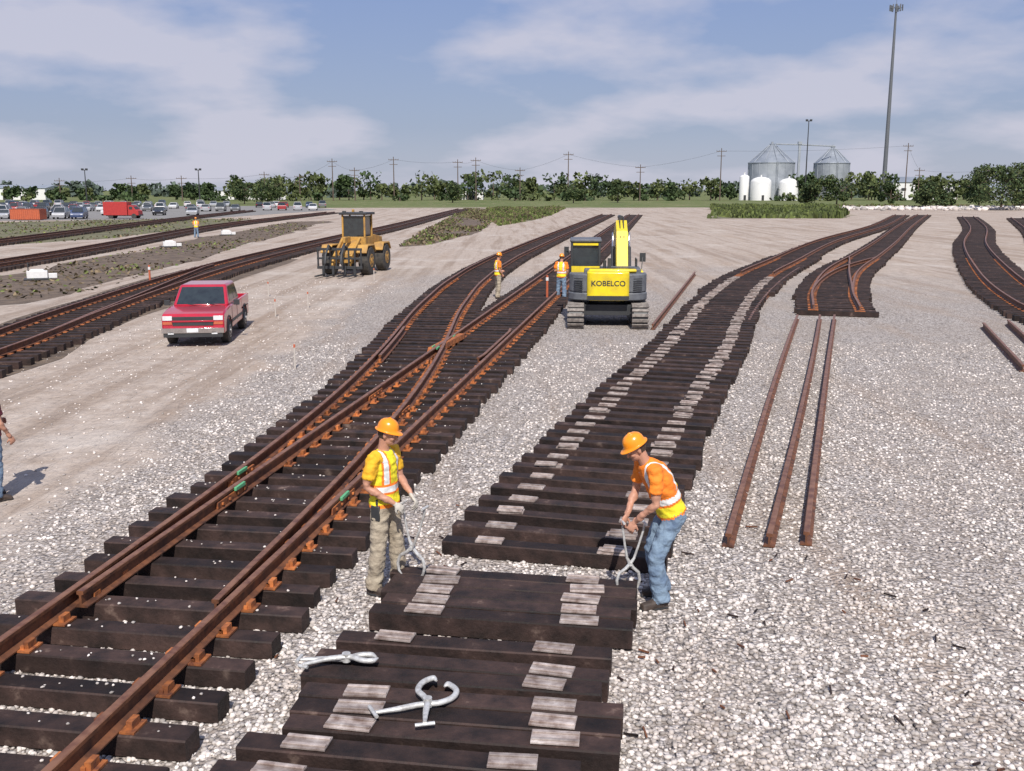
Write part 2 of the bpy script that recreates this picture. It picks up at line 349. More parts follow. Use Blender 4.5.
gy=np.arange(-5,170,.5); go=np.interp(gy,KY,KO); ker=np.ones(9)/9; go=np.convolve(np.pad(go,4,mode='edge'),ker,'valid')
def off(y): return float(np.interp(y,gy,go))
def mp_(y,o): return (-4.81+.15*y+o*.989, y-o*.148)
SA=math.atan2(-.148,.989)
e=emp('railroad_turnout'); mb=MB(); pm=MB(); y=3.2; tys=[]
while y<168:
    o=off(y); tys.append(y)
    if o<2.55:
        L=2.75+o+random.uniform(-.06,.10); x0,y0=mp_(y,-o/2); tie(mb,x0,y0,SA,L)
    else:
        x0,y0=mp_(y,0); tie(mb,x0,y0,SA,2.65)
        sl=(off(y+1)-off(y-1))/2; x0,y0=mp_(y+.2,-off(y)-.02); tie(mb,x0,y0,SA+math.atan(sl),2.6)
    if y<45:
        for oo in (-.755,.755,-.755-o,.755-o):
            if oo in (-.755-o,) or oo==.755 or o>.3:
                x0,y0=mp_(y,oo); plate(pm,x0,y0,TH+.010,SA,l=.38,wd=.2,mi=0); spikes(pm,x0,y0,TH+.012,SA)
                if y<24:
                    for sx in (-.13,.13):
                        p=mp_(y,oo+sx); pm.box((p[0],p[1],TH+.055),(.05,.11,.07),0,rotz(SA))
    y+=.55
mb.build('switch_ties',['tie'],e); pm.build('tie_plates_and_spikes',['rust'],e,smooth=False)
pts=[]
for _ in range(420):
    yy_=random.choice(tys[4:38]); pts.append(mp_(yy_+random.uniform(-.09,.09),random.uniform(-1.25-off(yy_),1.25)))
so_=stones('stray_ballast',np.array(pts),.008,.018,z=.188); so_.parent=e
rb=MB(); ys=np.arange(3,168,1.0)
rail(rb,[mp_(y,.755) for y in ys],TH+.02)
rail(rb,[mp_(y,-.755-off(y)) for y in ys],TH+.021)
ys2=np.arange(9.0,168,1.0)
rail(rb,[mp_(y,-.755) for y in ys2],TH+.022)
rail(rb,[mp_(y,.755-off(y)) for y in ys2],TH+.023)
ysg=np.arange(23,28.1,.5)
rail(rb,[mp_(y,.755-.13-(.05 if y in (23,28) else 0)) for y in ysg],TH+.02)
rail(rb,[mp_(y,-.755-off(y)+.13) for y in ysg],TH+.02)
rb.build('rails',['rail','railtop'],e,ang=25)
fr=MB(); fy=25.7
c=mp_(fy,-.755)
fr.box((c[0],c[1],TH+.1),(.30,2.6,.13),0,rotz(SA-.07),top=(.8,.98))
for yy_,oo in ((12.4,.755),(12.4,-.755),(13.3,-.755-off(13.3)),(17.5,.755-off(17.5)),(19,-.755)):
    p=mp_(yy_,oo)
    for sx in (-.03,.03):
        q=(p[0]+sx,p[1]); fr.box((q[0],q[1],TH+.09),(.03,.9,.09),0,rotz(SA))
        for b in (-.33,-.12,.12,.33): 
            fr.box((q[0]+sx*.8+b*.15,q[1]+b,TH+.09),(.03,.035,.035),0,rotz(SA))
for yy_,oo in ((12.4,.81),(12.6,-.70),(13.3,-.70-off(13.3)),(24.4,-.70),(24.6,-.86),(26.4,-.72)):
    p=mp_(yy_,oo); fr.box((p[0],p[1],TH+.165),(.035,.3,.05),1,rotz(SA))
fr.build('frog_and_joint_bars',['rust','green_paint'],e,bevel=.006)
track('railroad_tie_panel',[(.46,10.85),(1.5,14.8),(3.05,20.1),(4.85,25.8),(7.9,36.6),(11.4,47),(15.3,56.5),(25.2,80),(42,115),(64,166)],railfrom=47,
      L=lambda y:2.62 if y<40 else (3.1 if y<62 else 2.6),platesup=60)
c3=[(11.0,33.6),(12.9,40),(16.6,50),(22,62),(29.5,79),(45,115),(68,167)]
q3=path(c3,1.0)
ex=[[(x+ty*(-.755+min(.0028*i*i,1.6)),y-tx*(-.755+min(.0028*i*i,1.6))) for i,(x,y,tx,ty) in enumerate(q3[4:28])],
    [(x+ty*(.755-min(.0028*i*i,1.6)),y-tx*(.755-min(.0028*i*i,1.6))) for i,(x,y,tx,ty) in enumerate(q3[4:28])]]
track('railroad_track',c3,L=lambda y:2.65 if y<38 else (2.9 if y<58 else 2.6),extra=ex)
track('railroad_track',[(17.6,30),(18.6,35),(23.3,48),(34.6,75),(50,108),(70,155)],L=3.0)
track('railroad_track',[(24,40),(28,50),(37,69),(52,100),(74,148)],L=2.6)
cl=[(-13.0,14),(-13.4,25),(-14.2,33),(-15.2,48),(-15.3,62),(-14.4,90),(-13.1,118),(-10.8,218)]
ql=path(cl,1.0)
track('railroad_track',cl,L=3.2,extra=[[(x+ty*(.755-min(.0016*max(i-10,0)**2,1.2)),y-tx*(.755-min(.0016*max(i-10,0)**2,1.2))) for i,(x,y,tx,ty) in enumerate(ql[:40]) if i>5]])
track('railroad_track',[(-27.5,40),(-28.2,55),(-29.2,70),(-33.5,118),(-33,185)],L=2.8,platesup=0)
track('railroad_track',[(-39,58),(-40.5,80),(-46,130),(-52,200)],L=2.6,platesup=0)
def loose(a,b,bend=0):
    mb=MB(); a=Vector(a);b=Vector(b); d=(b-a); nrm=Vector((-d.y,d.x)).normalized()
    rail(mb,[a+d*t+nrm*bend*4*t*(1-t) for t in [i/16 for i in range(17)]],.01)
    mb.build('loose_rail',['rail','railtop'],ang=25)
loose((2.58,11.3),(9.4,32.6),.05); loose((3.07,11.3),(10.14,32.6),-.05); loose((3.53,11.36),(10.62,32.6),.02)
loose((4.3,30.2),(9.2,50.2)); loose((7.5,31.3),(15.4,53.4),.3); loose((12.0,23),(14.6,30.6)); loose((13.3,24.4),(15.7,31.3)); 
# ---------------------------------------------------------------- tie stacks
def stack(items,name,z0=0,plates=()):
    e=emp(name); mb=MB(); pm=MB()
    for (ax,ay,bx,by) in items:
        a=math.atan2(by-ay,bx-ax); L=math.hypot(bx-ax,by-ay); tie(mb,(ax+bx)/2,(ay+by)/2,a,L,.228,.2,z0)
        for t in plates:
            x=ax+(bx-ax)*t+random.uniform(-.03,.03); y=ay+(by-ay)*t
            ribbed(pm,x,y,z0+.212,a+random.gauss(0,.05),l=random.uniform(.33,.38))
    mb.build('ties',['tie'],e); 
    if pm.v: pm.build('tie_plates',['plate'],e,smooth=False,bevel=.003)
stack([(-1.33+.028*i+random.uniform(-.04,.04),9.08+.245*i,1.10+.045*i+random.uniform(-.04,.04),8.66+.250*i) for i in range(5)],'stack_of_railroad_ties',.02,plates=(.2,.8))
stack([(-1.58,8.52,.88,8.13)],'railroad_tie',plates=(.2,.8))
stack([(-1.70,8.13,.80,7.72),(-1.75,7.86,.72,7.50)],'railroad_tie',plates=(.82,))
stack([(-1.70,7.50,.86,7.15),(-1.72,7.25,.82,6.90),(-1.74,7.00,.80,6.66)],'stack_of_railroad_ties',.0,plates=(.2,.8))
stack([(-2.0,6.75,.47,6.34)],'railroad_tie',plates=(.2,.8))
stack([(-2.12,6.38,.35,5.98),(-2.3,6.03,.2,5.63)],'railroad_tie',plates=(.2,.8))
# loose spikes and splinters on the ballast
db=MB()
for _ in range(90):
    x=random.uniform(-2.4,4.5); y=random.uniform(6.4,13); a=random.uniform(0,3.14); db.box((x,y,.03),(random.uniform(.05,.16),.014,.014),random.choice((0,1)),rotz(a))
db.build('loose_spikes',['rail','tie'],smooth=False)
# ---------------------------------------------------------------- tie tongs
def tongs(name,loc,rotm,s=1.0,spread=1.0):
    e=emp(name,loc); e.rotation_euler=rotm; e.scale=(s,s,s)
    mb=MB()
    for k in (1,-1):
        pts=[(-k*.16*spread,0,.74),(-k*.15*spread,0,.66),(-k*.10*spread,0,.50),(-k*.035,0,.36),(0,0,.30),(k*.06*spread,0,.25),(k*.15*spread,0,.20),(k*.18*spread,0,.12),(k*.16*spread,0,.04),(k*.11*spread,0,0)]
        pts=[(p[0],k*.012,p[2]) for p in pts]
        mb.tube(pts,[.012,.012,.012,.014,.02,.018,.016,.016,.013,.005],8)
        mb.cyl((-k*.16*spread,k*.012-.06,.74),(-k*.16*spread,k*.012+.06,.74),.014,n=8)
    mb.cyl((0,-.035,.30),(0,.035,.30),.02,n=10)
    mb.build('tong_arms',['steel'],e); return e
def cr(pts,k=5):
    c=[Vector(p) for p in pts]; c=[c[0]*2-c[1]]+c+[c[-1]*2-c[-2]]; D=[]
    for i in range(1,len(c)-2):
        p0,p1,p2,p3=c[i-1:i+3]
        for j in range(k):
            t=j/k; D.append(.5*((2*p1)+(p2-p0)*t+(2*p0-5*p1+4*p2-p3)*t*t+(3*p1-p0-3*p2+p3)*t**3))
    return D+[c[-2]]
def tongs_flat(name,pts_h,jaw1,jaw2,z,loc,sc=1.0,rz=0):
    e=emp(name,(loc[0],loc[1],z),rz); e.scale=(sc,sc,1); mb=MB()
    for jw,zz_ in ((jaw1,.02),(jaw2,.045)):
        q=cr([(*p,zz_) for p in jw]); m_=len(q); mb.tube(q,[.014+.009*min(1,i/6)-(.015*max(0,(i-m_+5)/4) if i>m_-5 else 0) for i in range(m_)],10)
    for h in pts_h: mb.cyl((*h[0],.03),(*h[1],.03),.015,n=8)
    mb.cyl((0,0,.0),(0,0,.075),.032,n=12)
    mb.build('tong_arms',['steel'],e,ang=60)
tongs_flat('tie_tongs',[((-.40,-.05),(-.33,-.19)),((-.06,-.30),(.07,-.27))],
  [(-.365,-.12),(-.20,-.07),(-.08,-.02),(0,0),(.09,.02),(.17,.09),(.19,.19),(.13,.28),(.10,.25)],
  [(.005,-.285),(.0,-.15),(0,-.03),(-.03,.06),(-.08,.15),(-.06,.26),(.01,.33),(.04,.29)],.235,(-.66,7.16),1.12)
tongs_flat('tie_tongs',[((-.36,-.06),(-.34,.04)),((-.33,-.12),(-.26,-.15))],
  [(-.35,-.01),(-.2,.0),(-.07,-.0),(.0,0),(.08,.06),(.17,.07),(.22,.03)],
  [(-.30,-.135),(-.15,-.05),(-.05,-.02),(.04,-.01),(.12,-.06),(.2,-.07),(.24,-.03)],.235,(-1.42,7.92),1.15)
# ---------------------------------------------------------------- people
def fuse(mb,name,mats,parent,voxel,it=3,disp=0,recolor=None):
    src=BVHTree.FromPolygons([Vector(v) for v in mb.v],mb.f)
    me=bpy.data.meshes.new('tmp'); me.from_pydata(mb.v,[],mb.f)
    bm=bmesh.new(); bm.from_mesh(me); bmesh.ops.recalc_face_normals(bm,faces=bm.faces); bm.to_mesh(me); bm.free()
    ob=bpy.data.objects.new('tmp',me); scene.collection.objects.link(ob)
    r=ob.modifiers.new('r','REMESH'); r.mode='VOXEL'; r.voxel_size=voxel; r.use_smooth_shade=True
    s=ob.modifiers.new('s','SMOOTH'); s.factor=.5; s.iterations=it
    dg=bpy.context.evaluated_depsgraph_get(); nm=bpy.data.meshes.new_from_object(ob.evaluated_get(dg)); nm.name=name
    bpy.data.objects.remove(ob)
    nm.materials.clear()
    for m in mats: nm.materials.append(M[m])
    mi=[]
    for p in nm.polygons:
        c=p.center; h=src.find_nearest(c); k=mb.m[h[2]] if h[2] is not None else 0
        if recolor: k=recolor(c,k)
        mi.append(k)
    nm.polygons.foreach_set('material_index',mi)
    if disp:
        nor=[v.normal.copy() for v in nm.vertices]
        for v,nn in zip(nm.vertices,nor):
            q=Vector((v.co.x*9,v.co.y*9,v.co.z*16)); v.co+=nn*disp*(noise.noise(q)+.5*noise.noise(q*2.3))
    nm.shade_smooth()
    o=bpy.data.objects.new(name,nm); scene.collection.objects.link(o); o.parent=parent; return o
def hand(mb,w,d,nrm,side,curl=(35,75,110),mi=0):
    w=Vector(w); d=Vector(d).normalized(); nrm=Vector(nrm); nrm=(nrm-d*nrm.dot(d)).normalized(); ac=d.cross(nrm)*side
    rm=Matrix((d,ac,nrm)).transposed()
    mb.ell(w+d*.05,(.055,.042,.019),mi,12,8,rm); mb.tube([w-d*.03,w+d*.02],[(.026,.02)]*2,10,mi,side=ac,round_=True)
    for j,(o,k) in enumerate(((.032,.95),(.011,1.08),(-.011,1.0),(-.031,.8))):
        p=w+d*.085+ac*o; pts=[w+d*.05+ac*o*.8,p]
        for l,c in zip((.040,.027,.021),curl):
            c=R(c+j*3); p=p+(d*math.cos(c)+nrm*math.sin(c))*l*k; pts.append(p)
        mb.tube(pts,[.010,.0105,.0095,.0088,.0072],8,mi,round_=True)
    p=w+d*.028+ac*.03; a=(d*.55+ac*.65+nrm*.45).normalized(); b=(d*.75+nrm*.6).normalized()
    mb.tube([w+d*.02+ac*.01,p,p+a*.042,p+a*.042+b*.03],[.014,.013,.011,.008],8,mi,round_=True)
def person(loc,rz,P,top='vest',legs='khaki',vox=.012,name='construction_worker',gloves=False,hat=True,scale=1,sleeve='hyo',orange=0):
    e=emp(name,loc,rz); e.scale=(scale,)*3
    V=lambda k:Vector(P[k])
    mats=['hy','ho','silver',legs,'skin','boot','dark',sleeve] if top=='vest' else ([top]*3+[legs,'skin','boot','dark',top])
    mb=MB(); pel,che,nek,hed=V('pel'),V('che'),V('nek'),V('hed'); sl,sr=V('shL'),V('shR'); sd_=(sl-sr).normalized()
    pl=lambda a,b,t:a+(b-a)*t
    up=(che-pel).normalized()
    hl,hr=pel+sd_*.09-up*.04,pel-sd_*.09-up*.04
    mb.tube([pel-up*.10,pel-up*.02,pel+up*.08],[(.15,.115),(.168,.125),(.15,.112)],18,3,side=sd_,round_=True)
    mb.tube([pel-up*.055,pel-up*.04,pel+up*.06,pl(pel,che,.55),che,pl(che,nek,.45),pl(che,nek,.75),pl(che,nek,.95)],
            [(.182,.140),(.190,.150),(.178,.138),(.180,.140),(.196,.148),(.190,.130),(.13,.095),(.075,.07)],20,0,side=sd_)
    for s,S,hp in (('L',1,hl),('R',-1,hr)):
        sh,el,ha=V('sh'+s),V('el'+s),V('ha'+s)
        mb.tube([pl(sl,sr,.5)*.35+sh*.65,sh,pl(sh,el,.3),pl(sh,el,.68)],[.075,.073,.068,.072],14,7,round_=False)
        mb.tube([pl(sh,el,.4),pl(sh,el,.75),el,pl(el,ha,.25),pl(el,ha,.7),ha],[.046,.045,.041,.043,.033,.026],12,4,round_=True)
        kn,an=V('kn'+s),V('an'+s)
        mb.tube([hp+up*.03,hp-up*.03,pl(hp,kn,.4),pl(hp,kn,.85),kn,pl(kn,an,.3),pl(kn,an,.75),an+Vector((-.01,0,-.01)),an+Vector((-.01,0,-.035))],
                [.098,.100,.096,.085,.081,.085,.083,.088,.084],16,3)
        td=Vector(P.get('toe'+s,(1,S*.15,0))).normalized(); ac=Vector((-td.y,td.x,0))
        b=Vector((an.x,an.y,0))
        mb.tube([b-td*.075+Vector((0,0,.055)),b-td*.02+Vector((0,0,.065)),b+td*.07+Vector((0,0,.058)),b+td*.15+Vector((0,0,.042)),b+td*.195+Vector((0,0,.036))],
                [(.042,.05),(.046,.06),(.048,.052),(.052,.038),(.044,.032)],14,5,side=ac,round_=False)
        mb.tube([b+Vector((0,0,.04)),b+Vector((0,0,.17))],[.05,.05],12,5)
        mb.tube([b-td*.08+Vector((0,0,.012)),b+td*.04+Vector((0,0,.012)),b+td*.2+Vector((0,0,.012))],[(.045,.014),(.048,.014),(.046,.014)],12,6,side=ac,round_=True)
    def rec(c,k):
        if k==0 and top=='vest':
            rel=c-pel; h=rel.dot(up); s_=rel.dot(sd_); H=(che-pel).length
            if abs(h-(H*.42))<.030: return 2
            if abs(h-(H*.42))<.055: return 1
            if h>H*.42 and abs(abs(s_)-.105)<.026: return 2
            if h>H*.42 and abs(abs(s_)-.105)<.045: return 1
            if h<-.02: return 1
            if orange and rel.x>.0 and h>H*.42: return 1
        return k
    fuse(mb,'body',mats,e,vox,2,.014,rec)
    yaw,pit=P.get('face',(0,-10)); HR=Matrix.Rotation(R(yaw),3,'Z')@Matrix.Rotation(R(-pit),3,'Y')
    hb=MB(); H=lambda x,y,z:hed+HR@Vector((x,y,z))
    hb.ell(H(-.012,0,.02),(.098,.076,.105),0,20,14,HR); hb.ell(H(.025,0,-.055),(.062,.055,.062),0,16,10,HR)
    hb.ell(H(.055,0,-.088),(.03,.028,.022),0,12,8,HR)
    hb.tube([H(.07,0,.015),H(.092,0,-.015),H(.104,0,-.035)],[.009,.012,.014],8,0,round_=True)
    hb.tube([H(.078,-.035,.024),H(.086,0,.022),H(.078,.035,.024)],[.01,.011,.01],8,0,round_=True)
    for S in (1,-1):
        hb.ell(H(-.005,S*.077,-.008),(.02,.009,.032),0,10,8,HR)
        hb.ell(H(.058,S*.038,-.03),(.03,.022,.025),0,10,8,HR)
    hb.tube([pl(che,nek,.75),nek,hed+HR@Vector((-.02,0,-.05))],[.07,.058,.056],14,0,round_=True)
    def hrec(c,k):
        q=HR.transposed()@(c-hed)
        if (q.x<-.02 and q.z>-.05) or (q.z>.055): return 1
        if .075<q.x and abs(q.y)<.024 and abs(q.z+.064)<.006: return 2
        return 0
    fuse(hb,'head',['skin','hair','lip'],e,max(.0055,vox*.5),2,0,hrec)
    eb=MB()
    for S in (1,-1):
        eb.ell(H(.079,S*.031,.002),(.009,.0135,.0075),0,10,8,HR); eb.ell(H(.0865,S*.031,.002),(.003,.0055,.0055),1,8,6,HR)
        eb.tube([H(.086,S*.015,.026),H(.083,S*.048,.028)],[.0045,.003],6,2)
    eb.build('eyes',['eyew','dark','hair'],e)
    if hat:
        ht=MB(); prof=[(0,.112),(.03,.110),(.06,.101),(.086,.082),(.103,.053),(.110,.018),(.113,.0),(.116,-.004),(.130,-.007),(.131,-.012),(.114,-.011)]
        rings=[]
        for r,z in prof:
            ring=[]
            for k in range(32):
                a=2*math.pi*k/32; x=math.cos(a)*max(r,.001); y=math.sin(a)*max(r,.001)*.87
                if r>.115 and x>0: x*=1+.24*math.cos(a)**2
                ring.append(H(x-.008,y,z+.048-(.012*(x>0)*abs(x)/.14 if r>.115 else 0)))
            rings.append(ring)
        ht.loft(rings,0)
        for oy in (0,.03,-.03):
            ht.tube([H(-.095,oy,.09),H(-.067,oy,.136-abs(oy)*.15),H(-.01,oy,.163-abs(oy)*.25),H(.048,oy,.144-abs(oy)*.2),H(.08,oy,.108)],[.007]*5,8,0)
        ht.build('hard_hat',['hat'],e,ang=60)
    if vox<.015 and hat:
        bb=MB(); q=pel-sd_*.175-up*.10; bb.box(q,(.10,.045,.16),0); bb.box(q+up*.1+Vector((.02,0,0)),(.03,.02,.10),0); bb.build('tool_pouch',['dark'],e,bevel=.01)
    for s,S in (('L',1),('R',-1)):
        hb=MB(); ha=V('ha'+s); d=Vector(P.get('hd'+s,(ha-V('el'+s)))); n_=Vector(P.get('hn'+s,(0,-S,0)))
        hand(hb,ha,d,n_,S*(1),curl=P.get('curl',(40,80,100)))
        fuse(hb,'hand_'+('left' if S>0 else 'right'),['glove' if gloves else 'skin'],e,max(.005,vox*.45),1)
    return e
P1=dict(pel=(0,0,.99),che=(-.02,0,1.31),nek=(.01,0,1.53),hed=(.06,0,1.68),face=(12,-12),
 shL=(.0,.195,1.455),shR=(.0,-.195,1.455),elL=(.04,.25,1.16),elR=(-.05,-.26,1.17),haL=(.27,.10,1.02),haR=(.20,-.13,1.0),
 hdL=(.7,-.3,-.5),hdR=(.7,.3,-.5),hnL=(-.2,-.5,-.8),hnR=(-.2,.5,-.8),
 knL=(.05,.13,.53),knR=(.0,-.13,.53),anL=(.05,.17,.11),anR=(-.05,-.15,.11))
person((-1.34,10.02,0),R(-24),P1,legs='khaki',gloves=True,scale=1.03,sleeve='hyo')
P2=dict(pel=(-.15,0,.97),che=(-.02,0,1.27),nek=(.13,0,1.46),hed=(.215,0,1.585),face=(0,-28),
 shL=(.08,.20,1.40),shR=(.08,-.20,1.40),elL=(.09,.25,1.10),elR=(.12,-.24,1.10),haL=(.24,.09,.88),haR=(.26,-.08,.90),
 hdL=(.45,-.1,-.85),hdR=(.45,.1,-.85),hnL=(-.4,-.8,-.2),hnR=(-.4,.8,-.2),
 knL=(.03,.13,.52),knR=(-.02,-.12,.52),anL=(-.02,.15,.11),anR=(-.14,-.14,.11))
person((1.46,9.70,0),R(192),P2,legs='denim',scale=1.05,sleeve='ho',orange=1)
PS=dict(pel=(0,0,.97),che=(0,0,1.30),nek=(.01,0,1.51),hed=(.05,0,1.66),face=(15,-10),
 shL=(0,.195,1.44),shR=(0,-.195,1.44),elL=(-.02,.25,1.14),elR=(-.02,-.25,1.14),haL=(.20,.16,1.08),haR=(.12,-.20,.95),
 knL=(.03,.12,.52),knR=(.0,-.12,.52),anL=(.02,.15,.11),anR=(-.06,-.14,.11))
person((-.55,39.2,0),R(20),PS,legs='khaki',vox=.02,sleeve='ho')
person((1.9,38.4,0),R(75),PS,legs='denim',vox=.02,sleeve='ho')
person((-28.4,90.5,0),R(100),PS,legs='denim',vox=.025,sleeve='ho')
P5=dict(PS); P5.update(elR=(.02,-.27,1.12),haR=(.16,-.24,.90),hdR=(.4,0,-.9))
person((-7.14,13.2,0),R(55),P5,top='maroon',legs='denim',vox=.014,name='bystander',hat=False)
tongs('tie_tongs',(-1.07,9.92,.2),(0,R(4),R(-24)),1.07,.8)
tongs('tie_tongs',(1.19,9.67,.14),(0,R(-4),R(190)),1.0,.7)
# ---------------------------------------------------------------- wheels
def wheel(mb,c,r,wd,mt=0,mh=1,axis=(1,0,0),hub=.6):
    c=Vector(c); a=Vector(axis).normalized(); h=wd/2
    prof=[(-h,hub*r),(-h*1.0,r*.9),(-h*.8,r),(h*.8,r),(h,r*.9),(h,hub*r)]
    mb.tube([c+a*p for p,_ in prof],[q for _,q in prof],24,mt)
    mb.tube([c-a*(h+.012),c-a*h*.6,c+a*h*.6,c+a*(h+.012)],[hub*r*.9,hub*r,hub*r,hub*r*.9],20,mh)
    for s in (-1,1):
        mb.cyl(c+a*s*(h+.01),c+a*s*(h+.035),hub*r*.35,n=10,mi=mh)
        for k in range(6):
            an=k*math.pi/3; o=Vector((0,math.cos(an),math.sin(an)))*hub*r*.65
            mb.cyl(c+a*s*(h+.008)+o,c+a*s*(h+.016)+o,hub*r*.17,n=6,mi=mt)
def arch(cy,r,zb,n=8):
    return [(cy+r*math.cos(math.pi*k/n),zb+r*math.sin(math.pi*k/n)) for k in range(n+1)]
def pickup(loc,rz):
    e=emp('pickup_truck',loc,rz); e.scale=(.96,.90,.91); W=.86
    b=MB(); f=arch(1.62,.43,.38); r=arch(-1.58,.43,.38)
    prof=[(2.52,.40)]+f+r+[(-2.55,.45),(-2.58,.78),(-.98,.78),(-.98,1.10),(1.30,1.10),(2.0,1.06),(2.42,.99),(2.53,.88),(2.54,.55)]
    b.prism(prof,-W,W,0); b.build('body',['red'],e,bevel=.045)
    c=MB()
    for s in (-1,1): c.box((s*(W-.04),-1.78,.94),(.078,1.6,.315),0)
    c.box((0,-2.55,.94),(1.55,.06,.315),0); c.box((0,-1.0,.94),(1.55,.04,.315),0)
    c.build('bed_sides',['red'],e,bevel=.015)
    c=MB(); c.box((0,-1.76,.79),(1.55,1.45,.02),0); c.build('bed_liner',['dark'],e)
    c=MB()
    z0,z1=1.09,1.70
    bot=[(-.80,1.22),(.80,1.22),(.80,-.98),(-.80,-.98)]; tp=[(-.66,.62),(.66,.62),(.66,-.86),(-.66,-.86)]
    c.add([(x,y,z0) for x,y in bot]+[(x,y,z1) for x,y in tp],[(3,2,1,0),(4,5,6,7),(0,1,5,4),(1,2,6,5),(2,3,7,6),(3,0,4,7)],0)
    c.build('cab',['red'],e,bevel=.06)
    g=MB()
    def quad(pts,off_):
        pts=[Vector(p) for p in pts]; n_=(pts[1]-pts[0]).cross(pts[2]-pts[0]).normalized(); ctr=sum(pts,Vector())/4
        if n_.dot(ctr-Vector((0,0,1.3)))<0: n_=-n_
        top=[p+n_*off_ for p in pts]; bt=[p-n_*.02 for p in pts]
        g.add(bt+top,[(3,2,1,0),(4,5,6,7),(0,1,5,4),(1,2,6,5),(2,3,7,6),(3,0,4,7)],0)
    L=lambda a,b_,t:tuple(a[i]+(b_[i]-a[i])*t for i in range(3))
    def panel(a,b_,c_,d,u0,u1,v0,v1):
        def Q(u,v): return L(L(a,b_,u),L(d,c_,u),v)
        quad([Q(u0,v0),Q(u1,v0),Q(u1,v1),Q(u0,v1)],.008)
    A=[(x,y,z0) for x,y in bot]; T=[(x,y,z1) for x,y in tp]
    panel(A[0],A[1],T[1],T[0],.06,.94,.08,.88)
    panel(A[2],A[3],T[3],T[2],.12,.88,.2,.85)
    for i,j in ((1,2),(3,0)):
        sp_=[(.14,.50),(.54,.80),(.83,.94)] if i==1 else [(.06,.17),(.20,.46),(.50,.86)]
        for u0,u1 in sp_: panel(A[i],A[j],T[j],T[i],u0,u1,.16,.86)
    g.build('windows',['glass'],e,smooth=False)
    d=MB()
    d.box((0,2.53,.78),(1.12,.06,.26),1); d.box((0,2.565,.78),(1.16,.03,.05),0)
    for s in (-1,1):
        d.box((s*.70,2.50,.87),(.26,.10,.13),3); d.box((s*.70,2.51,.72),(.26,.09,.08),4)
        d.box((s*1.0,.95,1.17),(.16,.09,.16),1); d.box((s*.9,.98,1.14),(.1,.04,.04),1)
        d.box((s*.862,-.02,.98),(.02,.16,.03),1); d.box((s*.862,.0,.60),(.02,2.1,.09),1)
        d.box((s*.862,.98,.78),(.008,.012,.55),1); d.box((s*.862,-.02,.78),(.008,.012,.55),1)
        d.box((s*.60,2.645,.44),(.16,.03,.08),3)
        d.box((s*.80,-2.57,.96),(.10,.05,.28),4)
        for yy in (1.62,-1.58):
            pts=[(s*.862,p[0],p[1]) for p in arch(yy,.45,.38,10)]; d.tube(pts,[.022]*11,6,1)
    d.box((0,2.60,.51),(1.70,.12,.15),2); d.box((0,2.58,.37),(1.62,.12,.12),1); d.box((0,2.67,.52),(.32,.015,.12),3); d.box((0,-2.64,.48),(1.65,.12,.16),2)
    for s in (-.3,.3): d.tube([(s-.35,1.24,1.10),(s+.2,1.16,1.16)],.008,5,1)
    d.build('trim',['red','dark','chrome','lamp','contor'],e,bevel=.012)
    w_=MB()
    for x in (-.76,.76):
        for yy in (1.62,-1.58): wheel(w_,(x,yy,.36),.36,.23,0,1)
    w_.build('wheels',['tyre','alloy'],e); 
    u=MB(); u.box((0,0,.42),(1.3,4.6,.16),0); u.build('chassis',['dark'],e)
pickup((-8.92,29.1,0),R(186.5))
